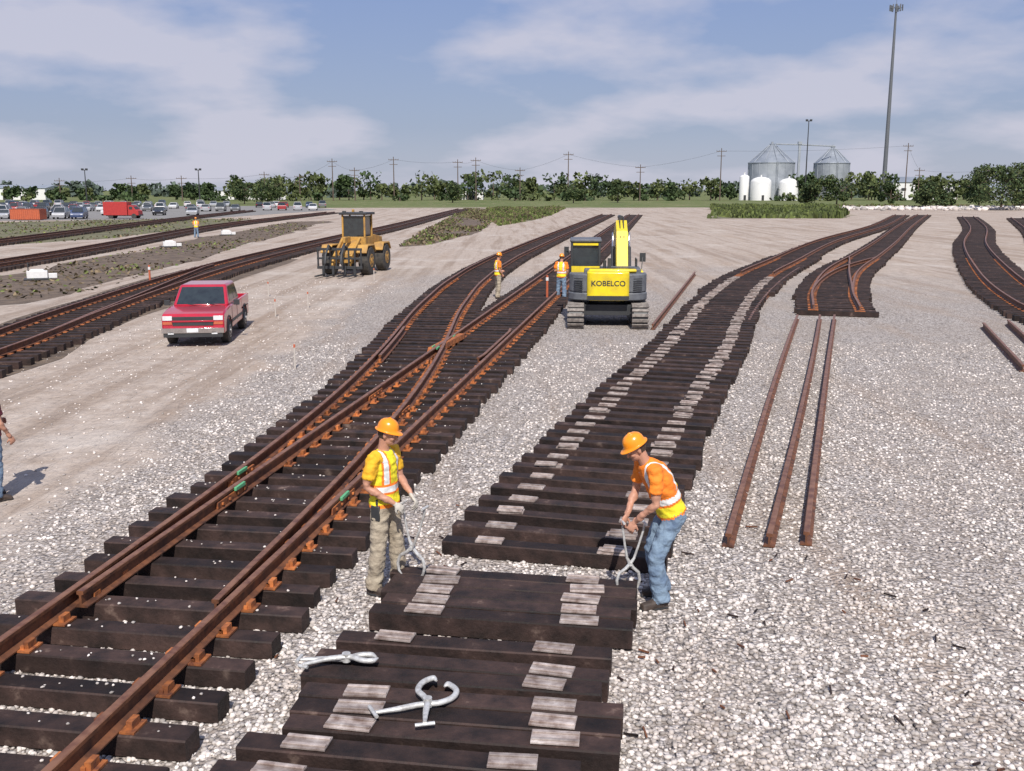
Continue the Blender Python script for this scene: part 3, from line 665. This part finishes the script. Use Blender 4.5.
def excavator(loc,rz):
    e=emp('excavator',loc,rz); e.scale=(.99,.97,.96)
    t=MB()
    for s in (-1,1):
        x=s*1.0; pts=[]
        for k in range(13): a=math.pi/2-math.pi*k/12; pts.append((1.35+.36*math.cos(a),.38+.36*math.sin(a)))
        for k in range(13): a=-math.pi/2-math.pi*k/12; pts.append((-1.35+.36*math.cos(a),.38+.36*math.sin(a)))
        t.prism(pts,x-.22,x+.22,0)
        L=5.4+2*math.pi*.38; n=46
        for i in range(n):
            s_=i/n*L
            if s_<2.7: p=(-1.35+s_,.76); a=0
            elif s_<2.7+math.pi*.38: th=(s_-2.7)/.38; p=(1.35+.38*math.sin(th),.38+.38*math.cos(th)); a=-th
            elif s_<5.4+math.pi*.38: p=(1.35-(s_-2.7-math.pi*.38),.0); a=math.pi
            else: th=(s_-5.4-math.pi*.38)/.38; p=(-1.35-.38*math.sin(th),.38-.38*math.cos(th)); a=math.pi-th
            t.box((x,p[0],max(p[1],.015)),(.52,.10,.05),1,Matrix.Rotation(a,3,'X'))
        for yy in (-1.35,1.35): t.cyl((x-.24,yy,.38),(x+.24,yy,.38),.24,mi=1)
    t.box((0,0,.55),(1.6,2.0,.35),0); t.cyl((0,0,.7),(0,0,.9),.6,mi=0,n=24)
    t.build('crawler_tracks',['dark','trackst'],e,bevel=.01)
    h=MB()
    def plan(w_,y0,y1,r):
        p=[(w_,y1),(-w_,y1)]
        for k in range(9):
            a=math.pi+math.pi/2*k/8; p.append((-w_+r+r*math.cos(a),y0+r+r*math.sin(a)*.7))
        for k in range(9):
            a=1.5*math.pi+math.pi/2*k/8; p.append((w_-r+r*math.cos(a),y0+r+r*math.sin(a)*.7))
        return p
    h.prism(plan(1.24,-1.35,1.2,.7),.86,1.12,1,ax='z')
    h.prism(plan(1.22,-1.33,-.3,.7),1.122,1.72,1,ax='z')
    h.prism(plan(.66,-1.39,-.5,.25),.88,1.80,0,ax='z')
    h.box((.15,.1,1.60),(1.8,1.2,.5),1); h.box((.75,.75,1.42),(.85,.9,.6),0); h.box((.15,-.35,1.80),(1.5,.8,.10),0)
    h.build('house_and_counterweight',['yellow','exgrey'],e,bevel=.04)
    l=MB()
    for i in range(6): 
        l.box((-.93,-1.10,1.22+.07*i),(.3,.02,.03),0,rotz(R(-28))); l.box((.93,-1.10,1.22+.07*i),(.3,.02,.03),0,rotz(R(28)))
    l.box((.05,-.3,2.0),(.12,.12,.35),0); l.cyl((-.1,-.2,1.85),(-.1,-.2,2.1),.05,mi=0)
    l.tube([(.95,.3,1.7),(.95,.3,2.1),(.95,1.1,2.1),(.95,1.1,1.7)],.02,6,0)
    l.box((0,-1.325,.97),(1.3,.03,.14),0)
    l.build('grilles_and_rails',['dark'],e)
    c=MB(); x0,x1=-1.2,-.22
    c.box((-.71,.65,1.35),(.98,1.6,.55),1)
    for x in (x0+.05,x1-.05):
        for y in (-.1,.65,1.38): c.box((x,y,2.15),(.08,.08,1.15),1)
    c.box((-.71,.63,2.74),(1.02,1.62,.09),0)
    c.build('cab_frame',['exgrey','dark'],e,bevel=.03)
    g=MB(); g.box((-.71,.64,2.16),(.90,1.46,1.06),0); g.build('cab_glass',['glass'],e)
    s=MB(); s.box((-.71,-.14,1.80),(.9,.05,.2),0); s.box((-1.16,.65,1.9),(.05,1.5,.12),0); s.box((-.71,-.15,2.62),(.8,.05,.07),0); s.build('cab_panels',['yellow'],e)
    b=MB()
    def beam(p0,p1,h0,h1,w_,mi=0):
        p0=Vector(p0);p1=Vector(p1); d=(p1-p0).normalized(); n_=Vector((0,-d.z,d.y)); xx=Vector((w_/2,0,0)); vs=[]
        for p,h_ in ((p0,h0),(p1,h1)):
            for a,c_ in ((-1,-1),(1,-1),(1,1),(-1,1)): vs.append(p+xx*a+n_*h_/2*c_)
        b.add(vs,[(3,2,1,0),(4,5,6,7),(0,1,5,4),(1,2,6,5),(2,3,7,6),(3,0,4,7)],mi)
    bx=.50
    beam((bx,.75,1.45),(bx,1.7,2.85),.45,.55,.38); beam((bx,1.65,2.75),(bx,2.5,3.10),.56,.50,.375); beam((bx,2.4,3.07),(bx,4.5,2.75),.50,.32,.37)
    beam((bx+.02,4.9,3.0),(bx+.02,4.2,1.0),.42,.26,.27)
    for s_ in (-.27,.27):
        b.cyl((bx+s_,1.45,1.3),(bx+s_,2.2,2.4),.075,mi=1,n=10); b.cyl((bx+s_,2.2,2.4),(bx+s_,2.4,2.9),.045,mi=2,n=8)
    b.cyl((bx,2.5,3.42),(bx,4.1,3.4),.08,mi=1,n=10); b.cyl((bx,4.1,3.4),(bx,4.95,3.25),.045,mi=2,n=8)
    b.cyl((bx,4.6,2.6),(bx,4.5,1.5),.07,mi=1,n=10)
    for s_ in (-.06,.06): b.tube([(bx+s_,1.0,1.95),(bx+s_,1.35,2.8),(bx+s_,2.2,3.42),(bx+s_,3.2,3.33)],.02,6,1)
    bp_=[(4.2,1.1),(4.75,1.0),(5.0,.6),(4.8,.25),(4.3,.15),(3.95,.35),(4.25,.42),(4.6,.5),(4.65,.75)]
    b.prism(bp_,bx-.45,bx+.45,1)
    for i in range(4): b.box((bx-.36+.24*i,3.92,.36),(.07,.16,.05),1)
    b.build('boom_arm_bucket',['yellow','dark','chrome'],e,bevel=.02)
    cu=bpy.data.curves.new('lettering','FONT'); cu.body='KOBELCO'; cu.size=.235; cu.extrude=.003; cu.align_x='CENTER'; cu.materials.append(M['dark']); cu.offset=.004
    to=bpy.data.objects.new('lettering',cu); scene.collection.objects.link(to); to.parent=e; to.location=(0,-1.320,1.36); to.rotation_euler=(R(90),0,0)
    m=MB(); m.box((1.2,1.4,2.1),(.2,.04,.3),0); m.cyl((1.15,1.2,1.6),(1.2,1.38,2.1),.015,n=6); m.box((-1.35,1.5,2.3),(.16,.04,.3),0); m.cyl((-1.2,1.4,2.3),(-1.35,1.48,2.3),.015,n=6)
    m.build('mirrors',['dark'],e)
excavator((3.05,31.9,0),R(-4))
def loader(loc,rz):
    e=emp('wheel_loader',loc,rz); b=MB()
    b.prism([(-2.6,.8),(-2.7,1.2),(-2.55,1.75),(-.9,1.95),(-.6,1.6),(-.5,.75),(-1.6,.65)],-.62,.62,0)
    b.prism([(.2,.6),(.3,1.5),(.9,1.7),(1.9,1.1),(1.9,.6)],-.38,.38,0); b.box((0,-.1,.75),(.6,1.3,.35),1)
    for s in (-1,1):
        for y in (-1.45,1.35): b.prism([(y-.85,1.15),(y-.55,1.52),(y+.55,1.52),(y+.85,1.15),(y+.8,1.10),(y+.5,1.44),(y-.5,1.44),(y-.8,1.10)],s*1.2,s*.66,0)
        b.prism([(.7,1.75),(.9,1.85),(2.4,1.0),(2.75,.55),(2.55,.45),(2.2,.8)],s*.5,s*.38,0)
        b.cyl((s*.3,.8,1.1),(s*.3,2.1,.9),.07,mi=1,n=10)
    b.box((0,1.6,1.75),(.14,.9,.3),0); b.cyl((0,1.6,1.8),(0,2.7,1.1),.06,mi=1,n=10); b.cyl((.35,-1.9,1.9),(.35,-1.9,2.5),.06,mi=1,n=10)
    b.build('chassis_and_arms',['loadery','dark'],e,bevel=.03)
    c=MB(); c.box((0,-.2,1.6),(1.25,1.3,.5),0)
    for x in (-.58,.58):
        for y in (-.8,.42): c.box((x,y,2.4),(.09,.09,1.2),0)
    c.box((0,-.2,3.02),(1.45,1.55,.12),1); c.box((-.45,.5,3.1),(.2,.1,.12),1); c.box((.45,.5,3.1),(.2,.1,.12),1); c.cyl((.3,-.5,3.08),(.3,-.5,3.22),.07,mi=0)
    c.box((0,-.25,2.1),(.5,.5,.9),1)
    c.build('cab_frame',['loadery','dark'],e,bevel=.02)
    g=MB(); g.box((0,-.19,2.38),(1.12,1.18,1.05),0); g.build('cab_glass',['glass'],e)
    w_=MB()
    for x in (-.95,.95):
        for y in (-1.45,1.35): wheel(w_,(x,y,.72),.72,.5,0,1,hub=.5)
    w_.build('wheels',['tyre','loadery'],e)
    f=MB()
    f.box((0,2.8,.45),(2.3,.10,.14),0); f.box((0,2.8,1.35),(2.3,.10,.12),0); f.box((0,2.8,.9),(2.3,.06,.1),0)
    for i in range(8): f.box((-1.1+.3143*i,2.8,.9),(.07,.09,.85),0)
    for x in (-.8,-.3,.3,.8):
        f.box((x,3.45,.12),(.13,1.25,.06),0,top=(.8,1)); f.box((x,2.9,.3),(.12,.1,.5),0)
    f.tube([(-.4,2.8,1.4),(-.4,3.2,1.55),(-.4,3.7,1.1),(-.4,3.8,.7)],.06,8,0); f.tube([(.4,2.8,1.4),(.4,3.2,1.55),(.4,3.7,1.1),(.4,3.8,.7)],.06,8,0)
    f.build('fork_attachment',['dark'],e,bevel=.01)
loader((-8.05,52.0,0),R(171))
# ---------------------------------------------------------------- cars
carmesh={}
def parked_car(loc,rz,colname,van=False):
    e=emp('parked_car',loc,rz)
    key=(colname,van)
    if key not in carmesh:
        b=MB(); f=arch(1.35,.36,.3,6); r=arch(-1.35,.36,.3,6); hz=1.0 if van else .86
        b.prism([(2.2,.28)]+f+r+[(-2.25,.3),(-2.3,.8),(-2.2,hz+.05),(.95,hz+.06),(2.1,hz-.12),(2.28,.6)],-.88,.88,0)
        z0=hz+.04; z1=1.75 if van else 1.42; y0,y1,y2,y3=(1.2,.5,-2.1,-2.2) if van else (1.1,.35,-1.2,-1.85)
        bt=[(-.82,y0),(.82,y0),(.82,y3),(-.82,y3)]; tp=[(-.64,y1),(.64,y1),(.64,y2),(-.64,y2)]
        b.add([(x,y,z0) for x,y in bt]+[(x,y,z1-.07) for x,y in tp],[(0,1,5,4),(1,2,6,5),(2,3,7,6),(3,0,4,7)],1)
        b.box((0,(y1+y2)/2,z1-.04),(1.30,y1-y2+.02,.07),0)
        for s in (-1,1):
            b.box((s*.65,2.22,.7),(.3,.08,.12),3); b.box((s*.7,-2.27,.75),(.25,.06,.13),4)
            for y in (1.35,-1.35): b.tube([(s*.9,y,.31),(s*.68,y,.31)],[.31,.31],14,2)
            b.tube([(s*.82,y0,z0),(s*.64,y1,z1-.05)],.035,6,0); b.tube([(s*.82,y3,z0),(s*.64,y2,z1-.05)],.04,6,0); b.tube([(s*.81,-.3,z0),(s*.64,-.35,z1-.05)],.03,6,0)
        o=b.build('car_body',[colname,'glass','tyre','lamp','red'],e,bevel=.03); carmesh[key]=o.data
    else:
        o=bpy.data.objects.new('car_body',carmesh[key]); scene.collection.objects.link(o); o.parent=e
for nme,c in (('cwhite',(.7,.7,.7)),('csilver',(.42,.43,.45)),('cblack',(.02,.02,.025)),('cblue',(.05,.08,.18)),('cgrey',(.15,.155,.16)),('cred',(.32,.03,.03))):
    M[nme]=pmat('paint_'+nme[1:],c,rough=.3,coat=.6)
cols=['cwhite','csilver','cblack','cblue','cgrey','cwhite','csilver','cred']
for row,(y,x0,x1,st) in enumerate(((150,-84,-64,2.8),(172,-92,-52,2.9),(205,-110,-55,3.0),(235,-125,-72,3.1),(262,-150,-60,3.3),(215,-52,-40,3.2),(248,-62,-46,3.1))):
    x=x0
    while x<x1:
        if random.random()<.85: parked_car((x,y+random.uniform(-.5,.5),0),R(random.choice((0,180))+random.gauss(0,2)+12),random.choice(cols),random.random()<.35)
        x+=st
# ---------------------------------------------------------------- irregular sheets and weeds
def sheet(name,poly,matn,z,jit=1.0):
    pts=[]; n=len(poly)
    for i in range(n):
        a=Vector(poly[i]);b=Vector(poly[(i+1)%n]); k=max(2,int((b-a).length/3))
        for j in range(k):
            p=a+(b-a)*j/k; pts.append((p.x+jit*noise.noise(Vector((p.x*.3,p.y*.15,3))),p.y+jit*2*noise.noise(Vector((p.x*.3,p.y*.15,9))),z))
    me=bpy.data.meshes.new(name); me.from_pydata(pts,[],[tuple(range(len(pts)))]); me.materials.append(M[matn]); o=bpy.data.objects.new(name,me); scene.collection.objects.link(o)
M['soil']=pmat('dark_soil',(.17,.125,.09),(.075,.055,.042),scale=1.2,rough=.95,detail=6,bump=1,bscale=3,bdist=.2,c3=(.24,.19,.14))
M['grassp']=pmat('dry_grass',(.16,.15,.08),(.09,.085,.045),scale=.4,rough=.95,detail=6,c3=(.25,.21,.14))
M['asph']=pmat('asphalt',(.24,.23,.22),(.18,.175,.165),scale=.5,rough=.9)
M['pale']=pmat('pale_wood',(.50,.46,.42),(.42,.38,.34),scale=.5,rough=.95)
def inpoly(p,x,y):
    c=np.zeros(len(x),bool); n=len(p)
    for i in range(n):
        x1,y1=p[i];x2,y2=p[(i+1)%n]
        cond=((y1>y)!=(y2>y))&(x<(x2-x1)*(y-y1)/(y2-y1+1e-9)+x1); c^=cond
    return c
def quads(C,s,rngv=rng):
    n=len(C); a=rngv.normal(size=(n,3)); a/=np.linalg.norm(a,axis=1)[:,None]; b=rngv.normal(size=(n,3)); b-=a*(a*b).sum(1)[:,None]; b/=np.linalg.norm(b,axis=1)[:,None]
    s=s[:,None]; V=np.stack([C-a*s-b*s*.6,C+a*s-b*s*.7,C+a*s*.8+b*s*.7,C-a*s*.9+b*s*.6],1).reshape(-1,3)
    return V,np.arange(4*n).reshape(n,4)
def weeds(name,poly,n,h,mats,w_=.25):
    p=np.array(poly); x=rng.uniform(p[:,0].min(),p[:,0].max(),n*4); y=rng.uniform(p[:,1].min(),p[:,1].max(),n*4); k=inpoly(poly,x,y)
    cl_=np.array([noise.noise(Vector((a*.25,b*.12,1.7))) for a,b in zip(x,y)]); k&=(cl_>rng.uniform(-.45,.25,len(x)))
    x=x[k][:n]; y=y[k][:n]; cl_=cl_[k][:n]; n=len(x)
    hh=h*rng.uniform(.35,1.2,n)*(.55+.9*np.clip(cl_,0,1)); a=rng.uniform(0,6.28,n); dx=np.cos(a)*w_; dy=np.sin(a)*w_; lx=rng.normal(0,.1,n); ly=rng.normal(0,.1,n)
    z=np.zeros(n)
    V=np.stack([np.stack([x-dx,y-dy,z],1),np.stack([x+dx,y+dy,z],1),np.stack([x+dx*.5+lx,y+dy*.5+ly,hh],1),np.stack([x-dx*.3+lx,y-dy*.3+ly,hh*.9],1)],1).reshape(-1,3)
    return fastmesh(name,V,np.arange(4*n).reshape(n,4),mats,mi=rng.integers(0,len(mats),n))
Pa=[(-8.5,76),(-9.2,105),(-9.5,135),(-11,235),(-4,235),(-2.5,150),(-3.2,105),(-6.4,78)]
Pb=[(-3.5,150),(-6,238),(13,242),(6.5,170),(2.5,140),(-1.5,120)]
sheet('soil_strip',Pa,'soil',.004); sheet('grass_strip',Pb,'grassp',.008)
weeds('brown_weeds',Pa,4000,.3,['weedb','weedb','weed'],.15); weeds('green_weeds',Pb,8000,.6,['weed','weed','weedb'])
Pc=[(29.5,152),(49.5,152),(60,180),(76,240),(49,250),(38,190)]
sheet('grass_strip',Pc,'grassp',.004,3.0); weeds('green_weeds',Pc,14000,1.2,['weed','leaf2'],.35)
Pd=[(-20,36),(-25.5,48),(-26.8,75),(-30,135),(-25,138),(-21.5,90),(-19.2,60),(-17.8,42)]
sheet('soil_strip',Pd,'soil',.004,2.0); weeds('brown_weeds',Pd,1500,.14,['weedb','weedb','weed'],.1)
Pe=[(-42,70),(-35,90),(-38.5,150),(-58,146),(-74,125),(-58,85)]
sheet('grass_strip',Pe,'grassp',.004,2.0); weeds('brown_weeds',Pe,2500,.22,['weedb','weed'],.12)
Pf=[(-12,10),(-11.4,25),(-12.2,33),(-13,48),(-13.2,62),(-17.5,62),(-17.5,48),(-16.6,33),(-15.7,25),(-15.6,10)]
sheet('soil_strip',Pf,'soil',.008,.6)
sheet('parking_lot_pavement',[(-70,140),(-46,150),(-38,220),(-58,272),(-170,272),(-110,160)],'asph',.012,0)
n=900; x=rng.uniform(66,140,n); y=225+rng.normal(0,5,n); stones('rubble_row',np.stack([x,y],1),.3,.8,zs=.3)
weeds('brown_weeds',[(64,228),(150,228),(150,250),(64,250)],6000,.9,['weedb','weed'],.4)
# ---------------------------------------------------------------- trees
def crown(cx,cy,h,w_,n,leaf,base=.25):
    L=rng.integers(7,13); C=[]; per=n//L
    for i in range(L):
        a=rng.uniform(0,6.28); rr=rng.uniform(0,.36)*w_; z=h*rng.uniform(base+.12,.88); 
        rad=w_*rng.uniform(.11,.27)*(1.15-abs(z/h-.55))
        d=rng.normal(size=(per,3)); d/=np.linalg.norm(d,axis=1)[:,None]; d*=rad*rng.uniform(.5,1.15,(per,1)); d[:,2]*=.8
        C.append(d+np.array([cx+rr*math.cos(a),cy+rr*math.sin(a),z]))
    C=np.concatenate(C); C=C[C[:,2]<h*1.02]; return C,leaf*rng.uniform(.6,1.4,len(C))
def forest(name,specs,leaf,n,mats=('leaf','leaf2')):
    Cs=[];Ss=[];mi=[]; tr=MB()
    for (x,y,h,w_) in specs:
        C,s=crown(x,y,h,w_,n,leaf,.08); Cs.append(C);Ss.append(s); mi.append(np.full(len(C),int(rng.random()<.4)))
        tr.cyl((x,y,0),(x,y,h*.6),.3,.12,n=6)
    V,F=quads(np.concatenate(Cs),np.concatenate(Ss)); e=emp(name); fastmesh('foliage',V,F,list(mats),e,mi=np.concatenate(mi)); tr.build('trunks',['wood'],e)
sp_=[]
x=-420
while x<420:
    y=rng.uniform(415,450); u=512+x/y*1014
    h=rng.uniform(4.5,7.5) if u<215 else (rng.uniform(6.5,12.5) if u<700 else rng.uniform(8,12.5))
    if 690<u<770: h*=.8
    sp_.append((x,y,h,h*rng.uniform(.85,1.5))); x+=rng.uniform(2.6,8.0)
forest('distant_trees',sp_,.6,240)
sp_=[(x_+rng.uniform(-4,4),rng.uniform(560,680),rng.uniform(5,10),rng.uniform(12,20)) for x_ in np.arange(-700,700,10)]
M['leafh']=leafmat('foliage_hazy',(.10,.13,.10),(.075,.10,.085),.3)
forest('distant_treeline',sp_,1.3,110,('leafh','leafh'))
sp_=[(x_+rng.uniform(-3,3),400+rng.uniform(-8,8),rng.uniform(1.5,3.6),rng.uniform(6,11)) for x_ in np.arange(-330,330,7) if rng.random()<.6]
forest('distant_bushes',sp_,.6,80)
def tree(loc,h,w_,n=2600,leaf=.2):
    e=emp('deciduous_tree',loc); t=MB(); t.tube([(0,0,0),(.1,0,h*.25),(0,.1,h*.55),(.1,0,h*.8)],[h*.028,h*.022,h*.014,h*.005],8)
    for i in range(9):
        a=rng.uniform(0,6.28); z=h*rng.uniform(.2,.6); r=w_*rng.uniform(.2,.42); t.tube([(0,0,z),(r*.5*math.cos(a),r*.5*math.sin(a),z+h*.08),(r*math.cos(a),r*math.sin(a),z+h*.22)],[h*.011,h*.008,h*.003],6)
    t.build('trunk',['wood'],e)
    C,s=crown(0,0,h,w_,n,leaf,.12); V,F=quads(C,s); fastmesh('foliage',V,F,['leaf','leaf2'],e,mi=(rng.random(len(C))<.35)*1)
for x,y,h,w_ in ((104,215,10,11),(112,222,10,10),(92,225,6,6),(120,260,11,11),(85,265,8,9),(73,250,6,7),(98,262,6,7),(-72,300,9,12),(-82,310,7,9),(20,330,7,8),(36,345,8,8),(-20,340,7,7),(100,235,4.5,6),(125,240,6.5,9)):
    tree((x,y,0),h,w_)
# ---------------------------------------------------------------- grain bins
def bin_(x,y,r,eave,peak,name='grain_bin',mats=('galv','roofst','dark')):
    e=emp(name,(x,y,0)); b=MB(); n=48; rings=[]; z=0
    while z<eave: 
        for k,dr in ((0,0),(.5,.06)): rings.append([(math.cos(2*math.pi*i/n)*(r+dr),math.sin(2*math.pi*i/n)*(r+dr),z+k) for i in range(n)])
        z+=1.0
    rings.append([(math.cos(2*math.pi*i/n)*r,math.sin(2*math.pi*i/n)*r,eave) for i in range(n)])
    b.loft(rings,0); b.build('wall',[mats[0]],e)
    c=MB(); c.loft([[(math.cos(2*math.pi*i/n)*q*(1+.006*(i%2)),math.sin(2*math.pi*i/n)*q*(1+.006*(i%2)),zz_) for i in range(n)] for q,zz_ in ((r+.25,eave-.1),(r+.2,eave+.1),(r*.55,eave+(peak-eave)*.47),(r*.12,peak),(r*.12,peak+.6))],0); c.build('conical_roof',[mats[1]],e,smooth=False)
    d=MB()
    for i in range(16):
        a=2*math.pi*i/16; d.box((math.cos(a)*(r+.1),math.sin(a)*(r+.1),eave/2),(.18,.18,eave),0,rotz(a))
    for s in (-.35,.35): d.cyl((s,-r-.4,0),(s,-r-.4,eave+.5),.06,n=6)
    zz_=.5
    while zz_<eave: d.cyl((-.35,-r-.4,zz_),(.35,-r-.4,zz_),.04,n=5); zz_+=.6
    d.box((0,-r-.06,1.2),(1.2,.1,2.2),1); d.cyl((0,0,peak+.5),(0,0,peak+1.4),.5,n=10)
    for i in range(12):
        a=2*math.pi*i/12; d.cyl((math.cos(a)*(r+.2),math.sin(a)*(r+.2),eave+.15),(math.cos(a)*r*.14,math.sin(a)*r*.14,peak+.1),.12,n=5,mi=0)
    d.build('stiffeners_and_ladder',[mats[0],mats[2]],e)
bin_(110,432,9.6,15.5,22.8); bin_(137.5,438,7.4,15.5,21.8)
def silo(x,y,r,h):
    e=emp('storage_silo',(x,y,0)); b=MB(); prof=[(r,0),(r,h)]+[(r*math.cos(a),h+r*.5*math.sin(a)) for a in (R(20),R(45),R(70),R(88))]
    b.loft([[(math.cos(2*math.pi*i/24)*q,math.sin(2*math.pi*i/24)*q,z) for i in range(24)] for q,z in prof],0)
    b.cyl((0,0,h+r*.45),(0,0,h+r*.45+1),.3,n=8); b.build('wall',['white'],e); d=MB(); d.box((0,-r-.02,1.1),(1,.1,2.1),0); d.build('door',['dark'],e)
silo(103,420,4.2,7.5); silo(114,418,4.0,7.0); silo(97,424,2.0,9.5); silo(119.5,424,2.2,6)
e=emp('conveyor_leg',(121,430,0)); b=MB(); b.box((0,0,11.5),(.9,.9,23)); b.tube([(0,0,23),(-10,0,23.2)],.3,6); b.tube([(0,0,23),(15,0,22.3)],.3,6); b.box((0,0,23.6),(1.5,1.5,1.2)); b.build('elevator',['galv'],e)
# ---------------------------------------------------------------- tower, masts, poles
e=emp('communications_tower',(157.5,430,0)); b=MB(); b.tube([(0,0,0),(0,0,20),(0,0,45),(0,0,79)],[1.0,.85,.68,.40],12)
for z in (19,38,57): b.cyl((0,0,z),(0,0,z+.4),1.05-.01*z,n=12)
b.build('monopole',['exgrey'],e)
b=MB()
for k in range(3):
    a=k*2.094+.3; p=Vector((math.cos(a)*2.0,math.sin(a)*2.0,77.5)); b.cyl((0,0,77.5),p,.12,n=6); tt=Vector((-math.sin(a),math.cos(a),0))
    b.cyl(p-tt*1.6,p+tt*1.6,.12,n=6)
    for j in (-1.4,0,1.4): b.box(p+tt*j,(.4,.4,2.4),0,rotz(a))
b.cyl((0,0,79),(0,0,81.5),.08,n=6); b.build('antennas',['exgrey'],e)
for x,y,h in ((86.7,300,24),(-126,300,10),(-92.5,300,10)):
    e=emp('light_mast',(x,y,0)); b=MB(); b.tube([(0,0,0),(0,0,h)],[.24,.12],8)
    b.box((0,0,h),(1.8,.22,.2)); b.box((-.6,-.1,h+.25),(.6,.5,.45)); b.box((.6,-.1,h+.25),(.6,.5,.45)); b.build('pole_and_lamps',['dark'],e)
def upole(x,y,h):
    e=emp('utility_pole',(x,y,0)); b=MB(); b.tube([(0,0,0),(0,0,h)],[.26,.15],7); b.box((0,0,h-1.2),(4.0,.2,.22)); b.box((0,0,h-3),(3.2,.2,.2))
    for q in (-1.9,-.9,.9,1.9): b.cyl((q,0,h-1.1),(q,0,h-.75),.07,n=5)
    b.build('pole',['wood'],e)
poles=[(-180.5,9),(-151.8,9.9),(-131.8,9.9),(-98.7,11.4),(-84.7,10.6),(-71.5,16.5),(-62.7,13),(-47.1,17.2),(-21.6,16.2),(-14.4,16.9),(3.2,13),(22.4,19.2),(51.1,14.2),(83.1,20.5),(157,22.5),(162.2,13),(188.9,13)]
for x,h in poles: upole(x,405,h)
wb=MB()
for a,b_ in zip(poles,poles[1:]):
    p=[(a[0]+(b_[0]-a[0])*t,405,a[1]-1.1+(b_[1]-a[1])*t-3*t*(1-t)) for t in (0,.25,.5,.75,1)]; wb.tube(p,.03,4)
wb.build('overhead_wires',['dark'])
# ---------------------------------------------------------------- buildings
def building(name,x,y,w_,d_,h,wall,roof,rz=0,gable=1.5):
    e=emp(name,(x,y,0),rz); b=MB(); b.box((0,0,h/2),(w_,d_,h)); b.build('walls',[wall],e)
    r=MB(); r.prism([(-d_/2-.4,h+.02),(d_/2+.4,h+.02),(0,h+gable)],-w_/2-.4,w_/2+.4); r.build('roof',[roof],e,smooth=False)
    o=MB(); n=max(2,int(w_/9))
    for i in range(n):
        xx=-w_/2+w_*(i+.5)/n
        if i%3==1: o.box((xx,-d_/2-.03,1.6),(3.4,.1,3.2))
        else: o.box((xx,-d_/2-.03,h*.6),(2.2,.1,1.2))
    o.build('doors_and_windows',['dark'],e)
building('warehouse',-222,455,34,20,5,'white','galv'); building('warehouse',-120,470,36,20,4,'white','galv')
building('farm_building',180,450,30,14,7.5,'white','roofst',.1,2.5); building('farm_building',205,420,18,12,5,'galv','galv',0,2); building('shed',-22,460,18,12,4.5,'white','roofst')
e=emp('delivery_truck',(-58.5,152,0),R(90)); e.scale=(.85,.85,.85); b=MB()
b.box((0,1.0,1.75),(2.3,4.2,2.3)); b.prism([(-1.2,.6),(-1.2,2.3),(-2.0,2.3),(-2.6,1.5),(-3.0,1.35),(-3.05,.6)],-1.05,1.05,0); b.box((0,-.2,.6),(1.8,6,.25),1)
b.box((0,-2.32,1.85),(1.8,.05,.6),1,Matrix.Rotation(R(-38),3,'X'))
for s in (-1,1):
    b.box((s*1.06,-1.7,1.85),(.03,.6,.5),1)
    for y in (-2.2,1.9): b.tube([(s*1.08,y,.45),(s*.75,y,.45)],[.45,.45],14,2)
b.build('cab_and_box',['contred','dark','tyre'],e,bevel=.04)
e=emp('shipping_container',(-69,144,0)); b=MB(); b.box((0,0,.8),(4.2,2.2,1.4)); k=-2.0
while k<2.1: b.box((k,-1.12,.8),(.12,.06,1.2)); k+=.3
b.box((0,0,1.54),(4.3,2.3,.06)); b.build('box',['contor'],e)
for x,y in ((-22.6,47.5),(-25.6,75),(-27,95)):
    e=emp('switch_machine',(x,y,0),.4); e.scale=(.75,.75,.75); b=MB(); b.box((0,0,.35),(1.2,.6,.45),0); b.box((0,0,.62),(.9,.45,.12),0,top=(.8,.7)); b.box((.9,0,.25),(.5,.3,.3),0); b.cyl((-.5,0,.5),(-.5,0,1.1),.04,n=6,mi=1); b.box((0,0,.06),(1.6,.9,.1),1); b.build('housing',['white','dark'],e,bevel=.03)
for x,y in ((-8.0,33.5),(-5.2,23.5),(-6.5,47),(-9.8,40),(-7.4,36)):
    e=emp('survey_stake',(x,y,0)); b=MB(); b.box((0,0,.3),(.04,.015,.6)); b.box((0,-.002,.55),(.045,.02,.08),1); b.build('lath',['pale','contor'],e)
for x,y in ((-15.8,43.5),(1.35,38.2)):
    e=emp('marker_post',(x,y,0)); b=MB(); b.cyl((0,0,0),(0,0,1.0),.05,.04,n=8); b.box((0,0,.01),(.3,.3,.02)); b.cyl((0,0,.8),(0,0,.92),.056,n=8,mi=1); b.build('post',['contor','white'],e)
print('done')
